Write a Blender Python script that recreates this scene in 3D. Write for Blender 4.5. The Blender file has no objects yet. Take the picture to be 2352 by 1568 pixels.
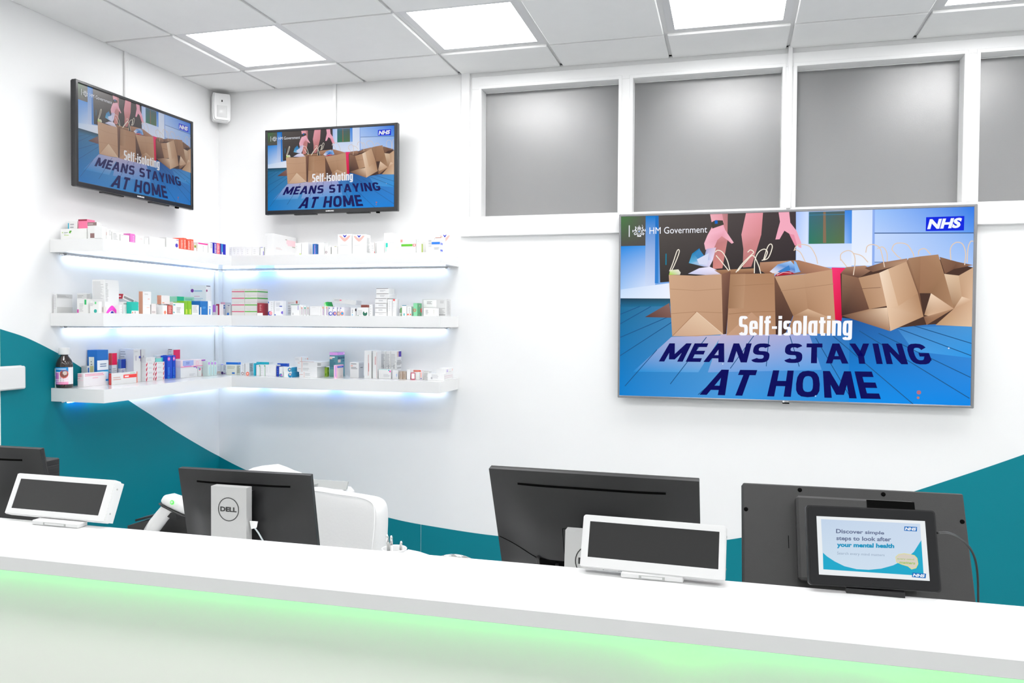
import bpy, math, random
from mathutils import Vector, Matrix
from mathutils.geometry import tessellate_polygon
random.seed(4)
PI = math.pi
sc = bpy.context.scene
COL = sc.collection

# ------------------------------------------------------------------ camera
cd = bpy.data.cameras.new('camera')
cd.sensor_fit = 'HORIZONTAL'; cd.sensor_width = 36.0; cd.lens = 28.377
cd.clip_start = 0.02; cd.clip_end = 60
cam = bpy.data.objects.new('camera', cd); COL.objects.link(cam)
R_, U_, F_ = Vector((0.965075, 0.261902, 0.006155)), Vector((-0.012167, 0.021342, 0.999698)), Vector((-0.261692, 0.964858, -0.023783))
M = Matrix((R_, U_, -F_)).transposed().to_4x4()
M.translation = Vector((3.14741, -4.471, 1.598805))
cam.matrix_world = M
sc.camera = cam
# ------------------------------------------------------------------ world + exposure
w = bpy.data.worlds.new('world'); sc.world = w; w.use_nodes = True
w.node_tree.nodes['Background'].inputs[0].default_value = (0.93, 0.95, 0.96, 1)
w.node_tree.nodes['Background'].inputs[1].default_value = 0.72
sc.view_settings.view_transform = 'Standard'
sc.view_settings.look = 'None'
sc.view_settings.gamma = 1.0
sc.view_settings.use_curve_mapping = False
sc.view_settings.exposure = EXPO = 0.0
LIGHT_E = 14.2      # radiance of the LED ceiling panels
H = 3.03            # ceiling height
sc.cycles.max_bounces = 9
sc.cycles.diffuse_bounces = 6

# ------------------------------------------------------------------ materials
def lin(h):
    c = [int(h[i:i+2], 16)/255 for i in (0, 2, 4)]
    return tuple((x/12.92 if x <= .04045 else ((x+.055)/1.055)**2.4) for x in c)
MATS = {}
def mat(name, col, rough=.5, metal=0., emit=None, es=0., noise=0., nscale=8., bump=0., spec=.5, trans=0., coat=0., bscale=None, ior=1.5):
    if name in MATS: return MATS[name]
    m = bpy.data.materials.new(name); m.use_nodes = True
    nt = m.node_tree; b = nt.nodes['Principled BSDF']
    c = lin(col) if isinstance(col, str) else col
    b.inputs['Base Color'].default_value = (*c, 1)
    b.inputs['Roughness'].default_value = rough
    b.inputs['Metallic'].default_value = metal
    b.inputs['Specular IOR Level'].default_value = spec
    b.inputs['IOR'].default_value = ior
    b.inputs['Transmission Weight'].default_value = trans
    b.inputs['Coat Weight'].default_value = coat
    if emit:
        e = lin(emit) if isinstance(emit, str) else emit
        b.inputs['Emission Color'].default_value = (*e, 1)
        b.inputs['Emission Strength'].default_value = es
    if noise > 0 or bump > 0:
        tc = nt.nodes.new('ShaderNodeTexCoord'); n = nt.nodes.new('ShaderNodeTexNoise')
        n.inputs['Scale'].default_value = nscale; n.inputs['Detail'].default_value = 4
        nt.links.new(tc.outputs['Object'], n.inputs['Vector'])
        if noise > 0:
            r = nt.nodes.new('ShaderNodeMapRange')
            r.inputs['To Min'].default_value = 1-noise; r.inputs['To Max'].default_value = 1+noise*.3
            nt.links.new(n.outputs['Fac'], r.inputs['Value'])
            mx = nt.nodes.new('ShaderNodeVectorMath'); mx.operation = 'SCALE'
            mx.inputs[0].default_value = c
            nt.links.new(r.outputs['Result'], mx.inputs['Scale'])
            nt.links.new(mx.outputs['Vector'], b.inputs['Base Color'])
        if bump > 0:
            n2 = nt.nodes.new('ShaderNodeTexNoise'); n2.inputs['Scale'].default_value = bscale or nscale*20
            nt.links.new(tc.outputs['Object'], n2.inputs['Vector'])
            bp = nt.nodes.new('ShaderNodeBump'); bp.inputs['Strength'].default_value = bump
            bp.inputs['Distance'].default_value = .002
            nt.links.new(n2.outputs['Fac'], bp.inputs['Height'])
            nt.links.new(bp.outputs['Normal'], b.inputs['Normal'])
    MATS[name] = m
    return m
def print_mat(name, rough, emit=0., mul=1., base=None, spec=.5):
    """colour comes from the mesh's own colour attribute: printed card, or the picture of a lit screen"""
    if name in MATS: return MATS[name]
    m = bpy.data.materials.new(name); m.use_nodes = True
    nt = m.node_tree; b = nt.nodes['Principled BSDF']
    a = nt.nodes.new('ShaderNodeAttribute'); a.attribute_name = 'ink'
    b.inputs['Roughness'].default_value = rough
    b.inputs['Specular IOR Level'].default_value = spec
    if emit:
        b.inputs['Base Color'].default_value = (.004, .004, .005, 1)
        nt.links.new(a.outputs['Color'], b.inputs['Emission Color'])
        b.inputs['Emission Strength'].default_value = emit
        m.cycles.emission_sampling = 'NONE'
    else:
        nt.links.new(a.outputs['Color'], b.inputs['Base Color'])
    MATS[name] = m
    return m

m_wall = mat('wall_paint', (.86, .86, .86), .6, noise=.02, nscale=2, bump=.04)
m_teal = mat('teal_vinyl', '007e8c', .5, noise=.05, nscale=3, bump=.03, spec=.2)
m_tile = mat('ceiling_tile', (.78, .78, .775), .85, noise=.03, nscale=14, bump=.15, bscale=180)
m_grid = mat('ceiling_grid_metal', (.62, .62, .62), .4)
m_panel = mat('led_diffuser', (1, 1, 1), .5, emit=(1, 1, 1), es=LIGHT_E)
m_lframe = mat('light_frame', (.62, .62, .63), .35)
m_floor = mat('grey_vinyl_floor', (.62, .62, .62), .35, noise=.08, nscale=3)
m_white = mat('white_gloss', (.8, .8, .8), .14, noise=.01)
m_pvc = mat('white_pvc', (.84, .84, .84), .3, noise=.01, nscale=4)
m_glass = mat('frosted_grey_pane', (.18, .18, .18), .25, noise=.05, nscale=2, bump=.2, bscale=900, spec=.9, ior=1.68)
m_alu = mat('brushed_aluminium', (.5, .5, .51), .3, .6, noise=.04, nscale=30)
m_silver = mat('silver_plastic', (.55, .55, .55), .38, .25, noise=.03)
m_black = mat('black_plastic', (.012, .012, .013), .38, noise=.1, nscale=40, bump=.1, bscale=700)
m_blackg = mat('black_gloss', (.008, .008, .009), .06)
m_slot = mat('dark_slot', (.002, .002, .002), .8, spec=.05)
m_bezel = mat('charcoal_bezel', (.02, .02, .022), .22, noise=.05)
m_steel = mat('black_powder_coated_steel', (.028, .0275, .0275), .5, noise=.12, nscale=30, bump=.1, bscale=500)
m_dark = mat('dark_display_glass', (.022, .0215, .0215), .3, noise=.05)
m_cover = mat('white_moulded_plastic', (.76, .76, .76), .28, noise=.01)
m_strip = mat('led_strip_white', (1, 1, 1), .5, emit=(.62, .78, 1), es=16.)
m_stripb = mat('led_strip_blue', (.5, .7, 1), .5, emit=(.06, .3, 1), es=22.)
m_green = mat('led_strip_green', (.4, 1, .5), .5, emit=(.0, 1, .12), es=14.)
m_green2 = mat('led_strip_deep_green', (.2, 1, .3), .5, emit=(.0, 1, .03), es=32.)
m_top = mat('white_worktop', (.72, .72, .72), .32, noise=.01)
m_front = mat('counter_front_laminate', (.87, .875, .825), .4, noise=.03, nscale=2)
m_leather = mat('white_leather', (.8, .8, .8), .38, noise=.03, nscale=6, bump=.25, bscale=90)
m_chrome = mat('chrome', (.75, .75, .75), .08, 1.)
m_mirror = mat('mirror_glass', (.45, .45, .48), .03, 1.)
m_paper = mat('white_paper', (.9, .9, .9), .8, noise=.01)
m_amber = mat('dark_amber_glass', (.03, .018, .014), .06, spec=.8)
m_cable = mat('black_cable', (.02, .02, .02), .4)
m_cableg = mat('grey_cable', (.55, .6, .62), .4)
m_card = print_mat('printed_card', .45)
m_gray = mat('grey_plastic', (.45, .46, .45), .4)

# ------------------------------------------------------------------ mesh builder
class MB:
    def __init__(s, M=None): s.v = []; s.f = []; s.m = []; s.c = []; s.ms = []; s.M = M or Matrix(); s.sm = []
    def mi(s, m):
        if m not in s.ms: s.ms.append(m)
        return s.ms.index(m)
    def add(s, V, Fc, m, col=None, smooth=False):
        o = len(s.v); k = s.mi(m)
        s.v += [s.M @ Vector(p) for p in V]
        s.c += ([(1, 1, 1)]*len(V) if col is None else (list(col) if isinstance(col, list) else [col]*len(V)))
        for f in Fc: s.f.append([i+o for i in f]); s.m.append(k); s.sm.append(smooth)
    def box(s, x0, x1, y0, y1, z0, z1, m, col=None, bev=0.):
        b = min(bev, (x1-x0)*.45, (y1-y0)*.45, (z1-z0)*.45)
        if b <= 0:
            V = [(x, y, z) for x in (x0, x1) for y in (y0, y1) for z in (z0, z1)]
            s.add(V, [(0,1,3,2),(4,6,7,5),(0,4,5,1),(2,3,7,6),(0,2,6,4),(1,5,7,3)], m, col); return
        V = []; idx = {}
        xs, ys, zs = (x0, x1), (y0, y1), (z0, z1)
        for i in (0, 1):
            for j in (0, 1):
                for k in (0, 1):
                    sx, sy, sz = (1 if i == 0 else -1), (1 if j == 0 else -1), (1 if k == 0 else -1)
                    X, Y, Z = xs[i], ys[j], zs[k]
                    idx[i,j,k] = len(V)
                    V += [(X, Y+sy*b, Z+sz*b), (X+sx*b, Y, Z+sz*b), (X+sx*b, Y+sy*b, Z)]
        I = lambda i, j, k, a: idx[i,j,k]+a
        Fc = []
        for i in (0, 1):
            q = [I(i,0,0,0), I(i,1,0,0), I(i,1,1,0), I(i,0,1,0)]; Fc.append(q if i else q[::-1])
            q = [I(0,i,0,1), I(1,i,0,1), I(1,i,1,1), I(0,i,1,1)]; Fc.append(q if not i else q[::-1])
            q = [I(0,0,i,2), I(1,0,i,2), I(1,1,i,2), I(0,1,i,2)]; Fc.append(q if i else q[::-1])
        for i in (0, 1):
            for j in (0, 1):
                q = [I(i,j,0,0), I(i,j,1,0), I(i,j,1,1), I(i,j,0,1)]; Fc.append(q if (i ^ j) else q[::-1])
                q = [I(i,0,j,0), I(i,1,j,0), I(i,1,j,2), I(i,0,j,2)]; Fc.append(q if not (i ^ j) else q[::-1])
                q = [I(0,i,j,1), I(1,i,j,1), I(1,i,j,2), I(0,i,j,2)]; Fc.append(q if (i ^ j) else q[::-1])
        for i in (0, 1):
            for j in (0, 1):
                for k in (0, 1):
                    q = [I(i,j,k,0), I(i,j,k,1), I(i,j,k,2)]; Fc.append(q if (i ^ j ^ k) else q[::-1])
        s.add(V, Fc, m, col)
    def prism(s, P, a, b, m, axis='y', col=None):
        """extrude polygon P (2D) along axis from a to b"""
        n = len(P)
        def pt(p, t): return (p[0], t, p[1]) if axis == 'y' else ((t, p[0], p[1]) if axis == 'x' else (p[0], p[1], t))
        V = [pt(p, a) for p in P]+[pt(p, b) for p in P]
        tri = tessellate_polygon([[Vector((p[0], p[1], 0)) for p in P]])
        Fc = [tuple(t) for t in tri]+[tuple(n+i for i in t[::-1]) for t in tri]
        Fc += [(i, (i+1) % n, n+(i+1) % n, n+i) for i in range(n)]
        s.add(V, Fc, m, col)
    def tube(s, P, r, m, n=10, col=None, caps=True):
        P = [Vector(p) for p in P]; V = []; Fc = []
        rr = r if isinstance(r, (list, tuple)) else [r]*len(P)
        up = None
        for i, p in enumerate(P):
            t = (P[min(i+1, len(P)-1)]-P[max(i-1, 0)]).normalized()
            if up is None:
                up = Vector((0, 0, 1)) if abs(t.z) < .9 else Vector((1, 0, 0))
            a = t.cross(up).normalized(); b_ = a.cross(t).normalized(); up = b_
            for k in range(n):
                g = 2*PI*k/n; V.append(p+(a*math.cos(g)+b_*math.sin(g))*rr[i])
        for i in range(len(P)-1):
            for k in range(n): Fc.append((i*n+k, i*n+(k+1) % n, (i+1)*n+(k+1) % n, (i+1)*n+k))
        if caps: Fc += [tuple(range(n))[::-1], tuple((len(P)-1)*n+k for k in range(n))]
        s.add([tuple(v) for v in V], Fc, m, col, True)
    def lathe(s, prof, c, m, n=32, col=None):
        V = []; Fc = []
        for (r, z) in prof:
            for k in range(n):
                g = 2*PI*k/n; V.append((c[0]+r*math.cos(g), c[1]+r*math.sin(g), c[2]+z))
        for i in range(len(prof)-1):
            for k in range(n): Fc.append((i*n+k, i*n+(k+1) % n, (i+1)*n+(k+1) % n, (i+1)*n+k))
        Fc += [tuple(range(n))[::-1], tuple((len(prof)-1)*n+k for k in range(n))]
        s.add(V, Fc, m, col, True)
    def build(s, name, parent=None, loc=(0, 0, 0)):
        me = bpy.data.meshes.new(name)
        L = Vector(loc)
        me.from_pydata([tuple(v-L) for v in s.v], [], s.f)
        for m in s.ms: me.materials.append(m)
        me.polygons.foreach_set('material_index', s.m)
        me.polygons.foreach_set('use_smooth', s.sm)
        if m_card in s.ms or any(x.name.startswith('picture') for x in s.ms):
            at = me.color_attributes.new('ink', 'FLOAT_COLOR', 'POINT')
            at.data.foreach_set('color', [x for c in s.c for x in (*c, 1)])
        me.update()
        o = bpy.data.objects.new(name, me); COL.objects.link(o); o.location = L
        if parent is not None:
            o.parent = parent; o.location = L-parent.location
        return o
def tag(o, label, cat, group=None, kind=None):
    if label: o['label'] = label
    if cat: o['category'] = cat
    if group: o['group'] = group
    if kind: o['kind'] = kind
    return o
def thing(name, loc, label, cat, group=None):
    o = bpy.data.objects.new(name, None); COL.objects.link(o); o.location = loc
    o.empty_display_size = .05
    return tag(o, label, cat, group)
def struct(o): o['kind'] = 'structure'; return o
def part(mb, name, parent):       # mesh given in world coordinates, hung under its thing (which may itself be a part)
    me = mb.build(name)
    me.parent = parent
    p = parent; off = Vector()
    while p: off += p.location; p = p.parent
    for v in me.data.vertices: v.co -= off
    return me
# ------------------------------------------------------------------ lettering
_txt = {}
def glyphs(text, off=0.):
    k = (text, off)
    if k in _txt: return _txt[k]
    cu = bpy.data.curves.new('t', 'FONT'); cu.body = text; cu.offset = off; cu.resolution_u = 3
    o = bpy.data.objects.new('t', cu); COL.objects.link(o)
    dg = bpy.context.evaluated_depsgraph_get()
    me = bpy.data.meshes.new_from_object(o.evaluated_get(dg))
    V = [tuple(v.co) for v in me.vertices]; Fc = [tuple(p.vertices) for p in me.polygons]
    bpy.data.objects.remove(o); bpy.data.curves.remove(cu); bpy.data.meshes.remove(me)
    x0 = min(v[0] for v in V); x1 = max(v[0] for v in V); y0 = min(v[1] for v in V); y1 = max(v[1] for v in V)
    V = [((v[0]-x0)/(x1-x0), (v[1]-y0)/(y1-y0)) for v in V]
    _txt[k] = (V, Fc); return _txt[k]
def text_quad(text, q, off):
    V, Fc = glyphs(text, off); o = []
    for u, v in V:
        a = [q[0][i]*(1-u)+q[1][i]*u for i in range(len(q[0]))]; b = [q[3][i]*(1-u)+q[2][i]*u for i in range(len(q[0]))]
        o.append(tuple(b[i]*(1-v)+a[i]*v for i in range(len(a))))
    return o, Fc
BL = {  # heavy block lettering: strokes in a box of width w, capitals 1 high
 'M': (1.02, 'b0 b1 d0,1,.5,.12 d1,1,.5,.12'), 'E': (.62, 'b0 h0 h.5 h1'), 'A': (.86, 'a'), 'N': (.80, 'b0 b1 d.0,1,1,0'), 'T': (.68, 'h1 m'),
 'Y': (.80, 'y'), 'I': (.26, 'm'), 'H': (.78, 'b0 b1 h.5'), 'S': (.74, 's0,1'), 'G': (.80, 'g'), 'O': (.82, 'o1'), ' ': (.34, '')}
XH = .76
BS = {  # narrow heavy sentence lettering
 'S': (.44, 's0,1'), 'e': (.42, 'e'), 'l': (.17, 'v0,1'), 'f': (.31, 'f'), '-': (.24, 'r0,.34,.24,.47'), 'i': (.17, 'v0,.76 r0,.84,.17,1'), 's': (.38, 's0,.76'),
 'o': (.43, 'o.76'), 'a': (.43, 'o.76 r.26,0,.43,.76'), 't': (.31, 't'), 'n': (.43, 'n'), 'g': (.43, 'o.76 r.26,-.1,.43,.76 j')}
def block_text(text, q):
    small = any(c.islower() for c in text)
    st, sv, gap, TB = (.17, .135, .065, BS) if small else (.235, .2, .13, BL)
    Q = []; x = 0
    def bar(ax, ay, bx, by, wd): return [(ax-wd/2, ay), (ax+wd/2, ay), (bx+wd/2, by), (bx-wd/2, by)]
    def rect(a, b, c, d): return [(x+a, b), (x+c, b), (x+c, d), (x+a, d)]
    def ring(cx, cy, rx, ry, a0, a1):
        n = 16; R = []
        se = lambda v: math.copysign(abs(v)**(.55 if small else .72), v)
        for i in range(n):
            g0, g1 = a0+(a1-a0)*i/n, a0+(a1-a0)*(i+1)/n
            R.append([(x+cx+(rx-st)*se(math.cos(g0)), cy+(ry-sv)*se(math.sin(g0))), (x+cx+rx*se(math.cos(g0)), cy+ry*se(math.sin(g0))), (x+cx+rx*se(math.cos(g1)), cy+ry*se(math.sin(g1))), (x+cx+(rx-st)*se(math.cos(g1)), cy+(ry-sv)*se(math.sin(g1)))])
        return R
    for ch in text:
        w_, code = TB[ch]
        for c in code.split():
            k = c[0]; ar = [float(t_) for t_ in c[1:].split(',')] if len(c) > 1 else []
            if k == 'b': xx = x+st/2+ar[0]*(w_-st); Q.append(bar(xx, 0, xx, 1, st))
            elif k == 'h': y0 = ar[0]*(1-sv); Q.append(rect(.02, y0, w_, y0+sv))
            elif k == 'r': Q.append(rect(*ar))
            elif k == 'v': Q.append(rect(0, ar[0], st, ar[1]))
            elif k == 'm': Q.append(bar(x+w_/2, 0, x+w_/2, 1, st))
            elif k == 'd':
                sx = st*1.06; Q.append(bar(x+sx/2+ar[0]*(w_-sx), ar[1], x+sx/2+ar[2]*(w_-sx), ar[3], sx))
            elif k == 'a': Q += [bar(x+st*.5, 0, x+w_/2-.02, 1, st*1.05), bar(x+w_-st*.5, 0, x+w_/2+.02, 1, st*1.05), [(x+.2, .2), (x+w_-.2, .2), (x+w_-.24, .37), (x+.24, .37)]]
            elif k == 'y': Q += [bar(x+w_/2, 0, x+w_/2, .45, st), bar(x+w_/2-.01, .38, x+st*.5, 1, st*1.05), bar(x+w_/2+.01, .38, x+w_-st*.5, 1, st*1.05)]
            elif k == 'o': Q += ring(w_/2, ar[0]/2, w_/2, ar[0]/2, 0, 2*PI)
            elif k == 'g': Q += ring(w_/2, .5, w_/2, .5, .55, 2*PI-.35)+[[(x+w_*.5, .38), (x+w_, .38), (x+w_, .55), (x+w_*.5, .55)], [(x+w_-st*.95, .1), (x+w_, .2), (x+w_, .5), (x+w_-st*.95, .5)]]
            elif k == 's':
                b0, b1 = ar; m_ = (b0+b1)/2; r_ = (b1-b0)/4+sv/4
                Q += ring(w_/2, b1-r_, w_/2, r_, .45, PI*1.5)+ring(w_/2, b0+r_, w_/2, r_, -PI+.45, PI*.5)
            elif k == 'e': Q += ring(w_/2, XH/2, w_/2, XH/2, 0, 2*PI-.7)+[rect(.1, .33, w_, .44)]
            elif k == 'f': Q += [rect(.06, 0, .06+st, .82), rect(0, XH-.13, w_, XH)]+ring(.06+st, .80, st, .2, PI*.55, PI)+[rect(.2, .87, w_, 1)]
            elif k == 't': Q += [rect(.06, .08, .06+st, .93), rect(0, XH-.13, w_, XH), rect(.1, 0, w_, .13)]
            elif k == 'n': Q += [rect(0, 0, st, XH), rect(w_-st, 0, w_, XH-.2)]+ring(w_/2, XH-.25, w_/2, .25, 0, PI)
            elif k == 'j': Q += ring(w_/2, -.02, w_/2, .2, -PI+.2, 0)
        x += w_+gap
    x -= gap
    y0 = min(p[1] for r_ in Q for p in r_); y1 = max(p[1] for r_ in Q for p in r_)
    V = []; Fc = []
    for p in Q:
        o = len(V)
        for (u, v) in p:
            u /= x; v = (v-y0)/(y1-y0)
            V.append(tuple((q[3][i]*(1-u)+q[2][i]*u)*(1-v)+(q[0][i]*(1-u)+q[1][i]*u)*v for i in (0, 1)))
        Fc.append(tuple(range(o, o+len(p))))
    return V, Fc
def picture(mb, items, W, Hh, m, y0=0., step=2e-5, asp=None):
    """flat picture of a lit screen, width W height Hh, in the local XZ plane facing -Y, origin at its lower left"""
    P = lambda q, k: (q[0]*W, y0-k*step, q[1]*Hh)
    for k, it in enumerate(items):
        if it[0] == 'p':
            pts = it[1]; c = it[2]
            c = [lin(x) for x in c] if isinstance(c, list) else lin(c)
            if isinstance(c, list) and len(c) != len(pts): c = (c+[c[-1]]*len(pts))[:len(pts)]
            if len(pts) == 4 and isinstance(c, list):      # fine grid so that shades blend across the patch
                n = 6; V = []; CC = []
                for j in range(n+1):
                    for i in range(n+1):
                        u, v = i/n, j/n; wts = ((1-u)*(1-v), u*(1-v), u*v, (1-u)*v)
                        V.append(P((sum(w_*p[0] for w_, p in zip(wts, pts)), sum(w_*p[1] for w_, p in zip(wts, pts))), k))
                        CC.append(tuple(sum(w_*cc[d] for w_, cc in zip(wts, c)) for d in range(3)))
                mb.add(V, [(j*(n+1)+i, j*(n+1)+i+1, (j+1)*(n+1)+i+1, (j+1)*(n+1)+i) for j in range(n) for i in range(n)], m, CC)
            else:
                tri = tessellate_polygon([[Vector((p[0], p[1], 0)) for p in pts]])
                mb.add([P(p, k) for p in pts], [tuple(t) for t in tri], m, c)
        elif it[0] == 's':
            pts = [(p[0]*W, p[1]*Hh) for p in it[1]]; h = it[2]*W/2; L = []; Rr = []
            for i, p in enumerate(pts):
                a = pts[max(i-1, 0)]; b = pts[min(i+1, len(pts)-1)]
                d = math.hypot(b[0]-a[0], b[1]-a[1]) or 1; nx, nz = -(b[1]-a[1])/d*h, (b[0]-a[0])/d*h
                L.append((p[0]+nx, y0-k*step, p[1]+nz)); Rr.append((p[0]-nx, y0-k*step, p[1]-nz))
            n = len(pts)
            mb.add(L+Rr, [(i, i+1, n+i+1, n+i) for i in range(n-1)], m, lin(it[3]))
        elif it[0] == 'c':
            cx, cz, r = it[1][0]*W, it[1][1]*Hh, it[2]*W
            mb.add([(cx+r*math.cos(g*PI/8), y0-k*step, cz+r*math.sin(g*PI/8)) for g in range(16)], [tuple(range(16))], m, lin(it[3]))
        elif it[0] == 't':
            V, Fc = block_text(it[1], it[2]) if it[5] else text_quad(it[1], it[2], it[4])
            if it[5]:
                for i, f in enumerate(Fc): mb.add([P(V[a], k+.02*(i % 40)) for a in f], [tuple(range(len(f)))], m, lin(it[3]))
            else: mb.add([P(q, k) for q in V], Fc, m, lin(it[3]))

# ================================================================== ROOM SHELL
X0, X1, YB = 0.0, 6.4, -6.6
def teal_curve():
    P = [(-1.594,1.555),(-1.456,1.514),(-1.281,1.438),(-1.175,1.384),(-.98,1.272),(-.798,1.161),(-.614,1.058),(-.43,.953),(-.231,.847),(0,.732),(.202,.652),(.5,.562),(.85,.478),(1.193,.416),(1.38,.393),(1.861,.360),(2.45,.363),(3.0,.412),(3.219,.455),(3.62,.575),(4.055,.754),(4.543,.966),(5.2,1.28),(6.4,1.9)]
    def f(x):
        for i in range(len(P)-1):
            if x <= P[i+1][0]:
                a, b = P[i], P[i+1]; h = b[0]-a[0]; t = (x-a[0])/h
                m0 = (b[1]-P[i-1][1])/(b[0]-P[i-1][0]) if i else (b[1]-a[1])/h
                m1 = (P[i+2][1]-a[1])/(P[i+2][0]-a[0]) if i+2 < len(P) else (b[1]-a[1])/h
                return (2*t**3-3*t*t+1)*a[1]+(t**3-2*t*t+t)*h*m0+(-2*t**3+3*t*t)*b[1]+(t**3-t*t)*h*m1
        return P[-1][1]
    return f
TC = teal_curve()
mb = MB(); mb.box(-.2, X1+.1, YB, .2, -.05, 0, m_floor); struct(mb.build('floor'))
mb = MB(); mb.box(-.12, 0, YB, .12, 0, 3.12, m_wall); wl = struct(mb.build('wall_left'))
mb = MB()
N = 60
pts = [(-1.594, .0)]+[(-.0, 0.)]+[(-1.594*i/N, TC(-1.594*i/N)) for i in range(N+1)]
mb.prism(pts, 0.0002, .0015, m_teal, 'x'); o = mb.build('teal_wave', wl)
mb = MB()
mb.box(0, 1.69, 0, .12, 0, 3.12, m_wall); mb.box(1.69, 5.16, 0, .12, 0, 2.2, m_wall)
mb.box(1.69, 5.16, 0, .12, 2.94, 3.12, m_wall); mb.box(5.16, X1, 0, .12, 0, 3.12, m_wall)
mb.box(1.69, 5.16, .085, .12, 2.2, 2.94, m_wall)
wb = struct(mb.build('wall_back'))
for a, b in ((0.0, 1.379), (1.381, X1)):
    mb = MB(); n = int((b-a)*30)
    pts = [(a, 0), (a, TC(a))]+[(a+(b-a)*i/n, TC(a+(b-a)*i/n)) for i in range(1, n+1)]+[(b, 0)]
    mb.prism(pts, -.0015, -.0002, m_teal); mb.build('teal_wave', wb)
mb = MB(); mb.box(X1, X1+.12, YB, .12, 0, 3.12, m_wall); struct(mb.build('wall_right'))

# ceiling: tegular tiles hanging just below a recessed grid
gx = [0]+[.4153+.6*k for k in range(10)]+[X1]
gy = [0]+[-.3617-.6*j for j in range(10)]+[YB]
LIGHTS = [(k, j) for k in (1, 3, 5, 7, 9) for j in (1, 4, 7)]
mb = MB()
for i in range(len(gx)-1):
    for j in range(len(gy)-1):
        if (i, j) in LIGHTS: continue
        a, b = gx[i], gx[i+1]; c, d = gy[j+1], gy[j]
        if b-a < .03 or d-c < .03: continue
        ea = .009 if i else .002; eb = .009 if i < len(gx)-2 else .002; ed = .009 if j else .004
        x0, x1, y0, y1 = a+ea, b-eb, c+.009, d-ed
        s_ = .004
        V = [(x0+s_, y0+s_, H), (x1-s_, y0+s_, H), (x1-s_, y1-s_, H), (x0+s_, y1-s_, H), (x0, y0, H+.003), (x1, y0, H+.003), (x1, y1, H+.003), (x0, y1, H+.003), (x0, y0, H+.012), (x1, y0, H+.012), (x1, y1, H+.012), (x0, y1, H+.012)]
        mb.add(V, [(3,2,1,0),(0,1,5,4),(1,2,6,5),(2,3,7,6),(3,0,4,7),(4,5,9,8),(5,6,10,9),(6,7,11,10),(7,4,8,11)], m_tile)
mb.box(-.1, X1+.1, YB, .1, H+.09, H+.1, m_slot)
struct(mb.build('ceiling'))
mb = MB()
for x in gx[1:-1]: mb.box(x-.012, x+.012, YB, 0, H+.0125, H+.03, m_grid)
for y in gy[1:-1]: mb.box(0, X1, y-.012, y+.012, H+.0121, H+.0302, m_grid)
mb.box(0, .022, YB, 0, H+.0125, H+.016, m_grid); mb.box(0, X1, -.022, 0, H+.0125, H+.016, m_grid)
struct(mb.build('trim_1'))
def ceiling_light(k, j, label):
    a, b, c, d = gx[k]+.012, gx[k+1]-.012, gy[j+1]+.012, gy[j]-.012
    t = thing('ceiling_light', ((a+b)/2, (c+d)/2, H+.012), label, 'ceiling light', 'square panels of light in the suspended ceiling')
    mb = MB(); f = .036; z0, z1 = H+.013, H+.024
    mb.box(a, a+f, c, d, z0, z1, m_lframe); mb.box(b-f, b, c, d, z0, z1, m_lframe)
    mb.box(a+f, b-f, c, c+f*.7, z0, z1, m_lframe); mb.box(a+f, b-f, d-f*.7, d, z0, z1, m_lframe)
    part(mb, 'light_frame', t)
    mb = MB(); mb.box(a+f, b-f, c+f*.7, d-f*.7, H+.016, H+.022, m_panel); part(mb, 'light_diffuser', t)
SEEN = {(1,1): 'square white ceiling light leftmost of the four seen, above the corner televisions',
        (3,1): 'square white ceiling light second from the left, above the first frosted window',
        (5,1): 'square white ceiling light cut by the top edge of the photo, third from the left',
        (7,1): 'square white ceiling light showing only a sliver at the top right corner'}
HID = 'square white ceiling light over the customer side, out of the photo'
for kj in LIGHTS:
    ceiling_light(*kj, SEEN.get(kj, HID))

# glazed partition high on the back wall
mb = MB()
mb.box(1.627, 1.677, -.02, 0, 2.093, H+.012, m_pvc, bev=.002)                 # left casing
mb.box(1.677, 5.3, -.026, 0, 2.093, 2.186, m_pvc, bev=.003)                   # rail under the panes
mb.box(1.677, 5.3, -.016, 0, 2.186, 2.2065, m_pvc, bev=.002)
mb.box(1.69, 5.3, -.016, 0, 2.935, 3.006, m_pvc, bev=.002)                    # head
OPEN = [(1.749, 2.536), (2.615, 3.390), (3.463, 4.243), (4.315, 5.1)]
edges = [1.69]+[v for o_ in OPEN for v in o_]+[5.3]
for i in range(0, len(edges), 2):
    mb.box(edges[i], edges[i+1], -.016, .09, 2.2065, 2.935, m_pvc, bev=.002)
mb.box(3.417, 3.438, -.03, -.014, 2.2, H+.010, m_pvc, bev=.002)               # cover strip over the joint
mb.box(1.749, 5.1, 0, .09, 2.935, 2.94, m_pvc)
mb.box(1.749, 5.1, 0, .09, 2.2, 2.2065, m_pvc)
struct(mb.build('trim_2'))
for n_, (a, b) in enumerate(OPEN):
    mb = MB(); mb.box(a, b, .074, .082, 2.2065, 2.9349, m_glass); wn = struct(mb.build('window_%d' % (n_+1)))
    mb = MB(); e = .018
    mb.box(a-e, a-.001, -.0185, -.0155, 2.19, 2.935+e, m_pvc, bev=.001); mb.box(b+.001, b+e, -.0185, -.0155, 2.19, 2.935+e, m_pvc, bev=.001)
    mb.box(a-e, b+e, -.0187, -.0155, 2.9352, 2.935+e, m_pvc, bev=.001)
    mb.build('window_bead', wn)
mb = MB()   # rough line of sealant along the top of each pane
for a, b in OPEN:
    P = [(a+.002+(b-a-.004)*i/24, .072, 2.9335-.0015*random.random()) for i in range(25)]
    mb.tube(P, .0022, m_pvc, 6)
struct(mb.build('trim_3'))
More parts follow.
